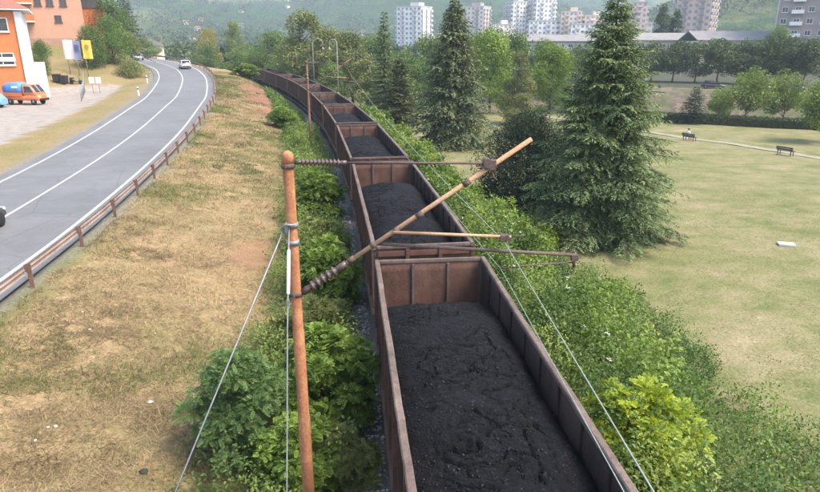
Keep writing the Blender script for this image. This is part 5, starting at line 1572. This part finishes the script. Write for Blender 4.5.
k = MB(); loft([(-2.2, body_ring(.8, 1.1, 1.75, .12)), (-1.5, body_ring(.86, 1.08, 1.98, .14)), (-.4, body_ring(.86, 1.08, 2.02, .14)), (.2, body_ring(.82, 1.1, 1.85, .12))], k); tp = k.build('tarpaulin', M_tarp, t)
MB().box((-.55, -.865, 1.62), (.75, .02, .2)).build('white_print', M_white, tp)
add_wheels(t, (-1.45, 1.5), .72, .32, .2)
MB().bevbox((2.34, 0, .5), (.1, 1.5, .2), .03).build('bumper', M_black, t)
tag(t, 'small orange pickup truck with a blue tarpaulin over its bed', 'truck')
# blue van mostly outside the frame
t = empty('blue_van', (-46.9, 69.0, gh(-46.9, 69.0)), R(10))
b = MB(); loft([(-2.4, body_ring(.9, .35, 2.0)), (1.2, body_ring(.92, .32, 2.1)), (1.7, body_ring(.9, .32, 1.55)), (2.3, body_ring(.82, .35, .95))], b); b.build('body', P_blue, t)
m_ = MB(); m_.face([(1.74, -.78, 1.5), (1.74, .78, 1.5), (1.26, .76, 2.02), (1.26, -.76, 2.02)]); m_.build('windscreen', M_cglass, t)
for s in (-1, 1):
    MB().box((.75, s * .92, 1.55), (.8, .04, .5)).build('side_window', M_cglass, t); MB().bevbox((2.2, s * .6, .75), (.14, .28, .2), .03).build('headlight', M_lamp, t)
add_wheels(t, (-1.5, 1.5), .8, .33, .2)
tag(t, 'light blue van at the left edge in front of the orange pickup', 'van')

# banners on wooden posts, bins, fence and sign boards beside the parking area
M_wood = simple('weathered_wood', (.34, .26, .18), (.22, .16, .11), 6, .9, stretch=(3, 3, .4))
M_bw = simple('banner_white', (.7, .66, .64), (.6, .56, .55), 1.5, .8); M_bb = simple('banner_blue', (.27, .27, .42), (.2, .2, .34), 1.5, .8); M_by = simple('banner_yellow', (.68, .55, .1), (.6, .47, .07), 1.5, .8)
bx, by = -50.2, 94.0
bn = empty('banner_stand', (bx, by, gh(bx, by)))
for k, dx in enumerate((.2, 1.5, 2.8)):
    z0 = gh(bx + dx, by) - bn.location.z
    MB().tube([(dx, .08, z0 - .2), (dx, .08, 9.2 - bn.location.z)], .06, 8).build('post', M_wood, bn)
z0 = bn.location.z
for dx, w_, m_, h0, h1 in ((.55, 1.45, M_bw, 6.35, 9.05), (1.75, 1.1, M_bb, 6.25, 8.9), (3.25, 1.35, M_by, 6.4, 9.0)):
    us = np.linspace(-w_ / 2, w_ / 2, 9); vs_ = np.linspace(h0 - z0, h1 - z0, 7); U, V_ = np.meshgrid(us, vs_)
    D_ = .07 * np.sin(U * 5 + dx) * (1 - (V_ - V_.min()) / np.ptp(V_))
    Vf = np.stack([U + dx, D_ - .02, V_], -1).reshape(-1, 3); Vb = Vf + np.array([0, .02, 0]); I = np.arange(63).reshape(7, 9)
    q = np.stack([I[:-1, :-1], I[:-1, 1:], I[1:, 1:], I[1:, :-1]], -1).reshape(-1, 4)
    bo = obj('banner', np_mesh('banner', np.concatenate([Vf, Vb]), np.concatenate([q, q[:, ::-1] + 63]), m_, smooth=True), bn)
    if m_ is M_by: MB().lathe((dx, -.12, 8.1 - z0), (dx, -.14, 8.1 - z0), [(0, .32), (1, .32)], 16).build('emblem', simple('emblem_ochre', (.42, .3, .08), (.3, .2, .06), 3, .8), bo)
    if m_ is M_bb: MB().bevbox((dx, -.12, 7.9 - z0), (.6, .02, .9), .008).build('emblem', simple('emblem_dark', (.1, .11, .22), (.07, .08, .17), 3, .8), bo)
tag(bn, 'white, blue and yellow banners hung on tall wooden posts', 'banner')
M_bin = simple('bin_plastic', (.03, .032, .035), (.02, .02, .022), 5, .6)
for k, (x, lab) in enumerate(((-50.0, 'left one of two dark rubbish bins at the back of the parking area'), (-49.0, 'right one of two dark rubbish bins at the back of the parking area'))):
    t = empty('rubbish_bin', (x, 90.2, gh(x, 90.2)))
    m_ = MB(); m_.prism([(-.36, .12), (.36, .12), (.43, 1.05), (-.43, 1.05)], -.4, .4); m_.build('body', M_bin, t)
    m_ = MB(); m_.prism([(-.46, 1.05), (.46, 1.05), (.4, 1.18), (-.4, 1.18)], -.46, .46); m_.build('lid', M_bin, t)
    for s in (-1, 1): MB().lathe((s * .34, .3, .1), (s * .34, .4, .1), [(0, .03), (0, .1), (1, .1), (1, .03)], 10).build('wheel', M_tyre, t)
    tag(t, lab, 'bin', 'rubbish bins')
# dark motor scooter beside the posts
sx, sy = -47.6, 90.6; t = empty('motor_scooter', (sx, sy, gh(sx, sy)), .3)
for x in (-.55, .6): MB().lathe((x, -.05, .27), (x, .05, .27), [(0, .12), (0, .25), (.3, .28), (.7, .28), (1, .25), (1, .12)], 14).build('wheel', M_tyre, t)
m_ = MB(); loft([(-.75, [(.1, .5), (.14, .7), (0, .8), (-.14, .7), (-.1, .5)]), (-.2, [(.14, .32), (.2, .7), (0, .8), (-.2, .7), (-.14, .32)]), (.05, [(.14, .28), (.16, .36), (0, .38), (-.16, .36), (-.14, .28)]), (.4, [(.12, .3), (.15, .45), (0, .5), (-.15, .45), (-.12, .3)])], m_)
m_.build('body', P_dark, t); MB().bevbox((-.42, 0, .84), (.62, .28, .12), .04).build('saddle', M_black, t)
m_ = MB(); m_.tube([(.6, 0, .27), (.42, 0, .95), (.38, 0, 1.02)], .035, 8); m_.tube([(.34, -.3, 1.05), (.38, 0, 1.02), (.34, .3, 1.05)], .02, 6); m_.build('handlebar', M_black, t)
tag(t, 'dark motor scooter parked beside the banner posts', 'scooter')
# wire fence
fpts = [(-46.6, 91.0), (-44.9, 87.5), (-43.1, 83.6), (-41.2, 79.6), (-39.4, 75.6)]
fe = empty('wire_fence', (*fpts[0], gh(*fpts[0]))); fo_ = Vector(fe.location)
for k, (x, y) in enumerate(fpts):
    b0 = Vector((x, y, gh(x, y))) - fo_
    MB().tube([b0 + Vector((0, 0, -.2)), b0 + Vector((0, 0, 1.7))], .035, 8).build('post', M_galv, fe)
    if k < len(fpts) - 1:
        x2, y2 = fpts[k + 1]; b1 = Vector((x2, y2, gh(x2, y2))) - fo_
        m_ = MB()
        for z in np.arange(.1, 1.65, .19): m_.tube([b0 + Vector((0, 0, z)), b1 + Vector((0, 0, z))], .0035, 4)
        for u in np.linspace(.04, .96, 20): q_ = b0.lerp(b1, u); m_.tube([q_ + Vector((0, 0, .1)), q_ + Vector((0, 0, 1.62))], .0035, 4)
        m_.build('mesh_panel', M_galv, fe)
tag(fe, 'low wire mesh fence along the corner of the parking area', 'fence')
t = empty('sign_boards', (-42.6, 86.0, gh(-42.6, 86)))
for dx in (-.45, .45): MB().tube([(dx, .05, -.2), (dx, .05, 4.35 - t.location.z)], .035, 8).build('post', M_galv, t)
for dx in (-.42, .48): MB().bevbox((dx, -.01, 3.85 - t.location.z), (.72, .04, .85), .01).build('board', M_white, t)
tag(t, 'pair of small white sign boards at the fence corner above the road', 'sign')

# ------------------------------------------------------------------ park furniture, hedge, litter
M_bench = simple('bench_dark_wood', (.05, .04, .035), (.03, .025, .022), 6, .7)
def bench(x, y, rz, label):
    t = empty('park_bench', (x, y, gh(x, y)), rz)
    for k in range(3): MB().bevbox((0, -.2 + k * .16, .45), (1.7, .13, .04), .008).build('seat_slat', M_bench, t)
    for k in range(2): MB().bevbox((0, .27 + k * .03, .62 + k * .17), (1.7, .035, .13), .008).build('back_slat', M_bench, t)
    for s in (-.65, .65):
        m_ = MB(); m_.bar((s, -.22, 0), (s, -.2, .44), .06, .05); m_.bar((s, .2, 0), (s, .33, .88), .06, .05); m_.bar((s, -.24, .41), (s, .24, .41), .06, .04); m_.build('leg_frame', M_iron, t)
    return tag(t, label, 'bench', 'park benches')
b_rz = math.atan2(-7.8, 4.3)
bench(37.5, 61.3, b_rz + math.pi, 'empty dark park bench beside the path at the right')
bench(32.1, 71.0, b_rz + math.pi, 'park bench with a person in white, on the path near the cedar')

def person(loc, rz, label):
    me = bpy.data.meshes.new('body')
    J = [(0, 0, .55), (0, .02, .75), (0, .03, .95), (0, .02, 1.06), (0, 0, 1.13), (0, -.02, 1.27),
         (-.1, -.02, .53), (-.12, -.42, .53), (-.12, -.42, .1), (-.12, -.56, .04), (.1, -.02, .53), (.13, -.42, .53), (.13, -.40, .1), (.13, -.54, .04),
         (-.19, .02, 1.02), (-.24, -.04, .8), (-.16, -.24, .66), (-.13, -.32, .64), (.19, .02, 1.02), (.25, -.04, .8), (.17, -.24, .66), (.13, -.32, .64)]
    Ed = [(0, 1), (1, 2), (2, 3), (3, 4), (4, 5), (0, 6), (6, 7), (7, 8), (8, 9), (0, 10), (10, 11), (11, 12), (12, 13), (3, 14), (14, 15), (15, 16), (16, 17), (3, 18), (18, 19), (19, 20), (20, 21)]
    rad = [.15, .14, .15, .09, .055, .1, .09, .065, .045, .04, .09, .065, .045, .04, .065, .048, .036, .03, .065, .048, .036, .03]
    me.from_pydata(J, Ed, []); o = bpy.data.objects.new('tmp_body', me); C.objects.link(o)
    md = o.modifiers.new('s', 'SKIN'); sv = me.skin_vertices[0].data
    for k, v in enumerate(sv): v.radius = (rad[k], rad[k])
    sv[0].use_root = True
    sb_ = o.modifiers.new('d', 'SUBSURF'); sb_.levels = 1; sb_.render_levels = 1
    dg = bpy.context.evaluated_depsgraph_get(); ev = o.evaluated_get(dg); m2 = bpy.data.meshes.new_from_object(ev)
    bpy.data.objects.remove(o)
    m2.materials.clear()
    for mm in (simple('shirt_white', (.7, .7, .68), (.6, .6, .58), 6, .9), simple('trousers_dark', (.05, .055, .07), (.035, .04, .05), 6, .9), simple('skin', (.42, .26, .19), (.38, .23, .17), 6, .6)): m2.materials.append(mm)
    for p in m2.polygons:
        c = p.center; p.use_smooth = True
        p.material_index = 2 if c.z > 1.09 or (c.y < -.2 and c.z > .585) else (0 if c.z > .6 else 1)
    t = empty('person', loc, rz); b = obj('body', m2, t)
    h = MB(); h.lathe((0, -.0, 1.26), (0, .0, 1.42), [(0, .115), (.4, .118), (.75, .09), (1, .02)], 12); h.build('hair', simple('hair_dark', (.03, .022, .018), (.02, .015, .012), 9, .7), t)
    return tag(t, label, 'person')
bl = (32.1, 71.0); person((bl[0] + .25 * math.cos(b_rz + math.pi), bl[1] + .25 * math.sin(b_rz + math.pi), gh(*bl)), b_rz + math.pi, 'person in a white top and dark trousers sitting on the park bench')

# clipped hedge at the back of the park
hr = np.random.default_rng(95); Ph = []; n = 26000
al = hr.uniform(-20, 60, n); sN = hr.choice([0, 1, 2], n, p=[.45, .4, .15])
dsp = np.where(sN == 0, -.5, np.where(sN == 1, hr.uniform(-.5, .5, n), .5)) + hr.normal(0, .06, n)
zz = np.where(sN == 1, 1.25, hr.uniform(0, 1.25, n)) + hr.normal(0, .07, n)
hxp = .47 * (95.4 + dsp) + .88 * al; hyp = .88 * (95.4 + dsp) - .47 * al
P = np.stack([hxp, hyp, ghs(hxp, hyp) + zz], 1)
V, Fq = leaf_quads(P, rand_dirs(n, hr), unit(rand_dirs(n, hr) + np.array([0, -.5, .6])), np.full(n, .2), np.full(n, .13))
he = empty('clipped_hedge', rp(95.4, 20, -2)); hp_ = obj('foliage', np_mesh('foliage', V - np.array(he.location), Fq, F_street, tint=hr.random(n) * .7), he)
m_ = MB(); core = []
a0, a1 = rp(95.4, -20, -2.2), rp(95.4, 60, -2.2); m_.bar(Vector(a0) + Vector((0, 0, .7)) - Vector(he.location), Vector(a1) + Vector((0, 0, .7)) - Vector(he.location), .8, 1.0); m_.build('branches', M_bark, he)
tag(he, 'long dark clipped hedge along the back of the park', 'hedge')

# things lying about
M_slab = simple('pale_concrete', (.52, .5, .46), (.4, .38, .35), 4, .9)
t = MB(); t.bevbox((0, 0, .06), (.85, .55, .12), .02); o = t.build('concrete_slab', M_slab, None, (21.1, 32.8, gh(21.1, 32.8))); o.rotation_euler = (0, 0, -.3); tag(o, 'flat pale concrete slab lying in the lawn at the right', 'slab')
def litter(x, y, s, label, mat, seed):
    r = np.random.default_rng(seed); bm = bmesh.new(); bmesh.ops.create_icosphere(bm, subdivisions=2, radius=1)
    for v in bm.verts: v.co = Vector((v.co.x * s * r.uniform(.8, 1.25), v.co.y * s * r.uniform(.6, 1.1), max(v.co.z, -.35) * s * r.uniform(.45, .75)))
    me = bpy.data.meshes.new('litter'); bm.to_mesh(me); bm.free(); me.materials.append(mat)
    o = obj('crumpled_litter', me, None, (x, y, gh(x, y) + s * .3)); tag(o, label, 'litter', 'litter on the dry bank')
for k, (x, y, s, lab) in enumerate(((-7.86, 11.69, .045, 'right one of two white crumpled scraps close together on the near dry bank'), (-7.98, 11.62, .035, 'left one of two white crumpled scraps close together on the near dry bank'), (-7.95, 11.1, .035, 'white scrap just below the pair of scraps on the dry bank'),
        (-9.3, 16.2, .035, 'white scrap higher up the dry bank, second below the road shoulder'), (-10.0, 17.2, .035, 'white scrap on the dry bank closest to the road shoulder'), (-7.6, 16.6, .03, 'lone white scrap in the middle of the dry bank'))):
    litter(x, y, s, lab, M_white, 120 + k)
litter(-5.5, 10.6, .09, 'dark crumpled plastic lying in the straw at the bottom of the bank', M_bin, 131)
litter(-6.3, 13.0, .06, 'grey stone lying in the straw of the near bank', M_slab, 132)
x, y = rp(128.5, -2, 0)[:2]; litter(x, y, .3, 'white plastic bag on the stony river bank', M_white, 133)

# ------------------------------------------------------------------ haze: the air of the valley
hz_m = bpy.data.materials.new('haze_air'); hz_m.use_nodes = True
nt = hz_m.node_tree; nt.nodes.remove(nt.nodes['Principled BSDF'])
pv = nt.nodes.new('ShaderNodeVolumePrincipled')
pv.inputs['Color'].default_value = (.75, .88, 1.0, 1); pv.inputs['Density'].default_value = 0.00027; pv.inputs['Anisotropy'].default_value = .1
nt.links.new(pv.outputs[0], nt.nodes['Material Output'].inputs['Volume'])
hb_ = MB(); hb_.box((0, 2700, 355), (12000, 7000, 730)); ho = hb_.build('haze', hz_m); tag(ho, 'pale blue haze in the valley air', 'haze', kind='stuff')
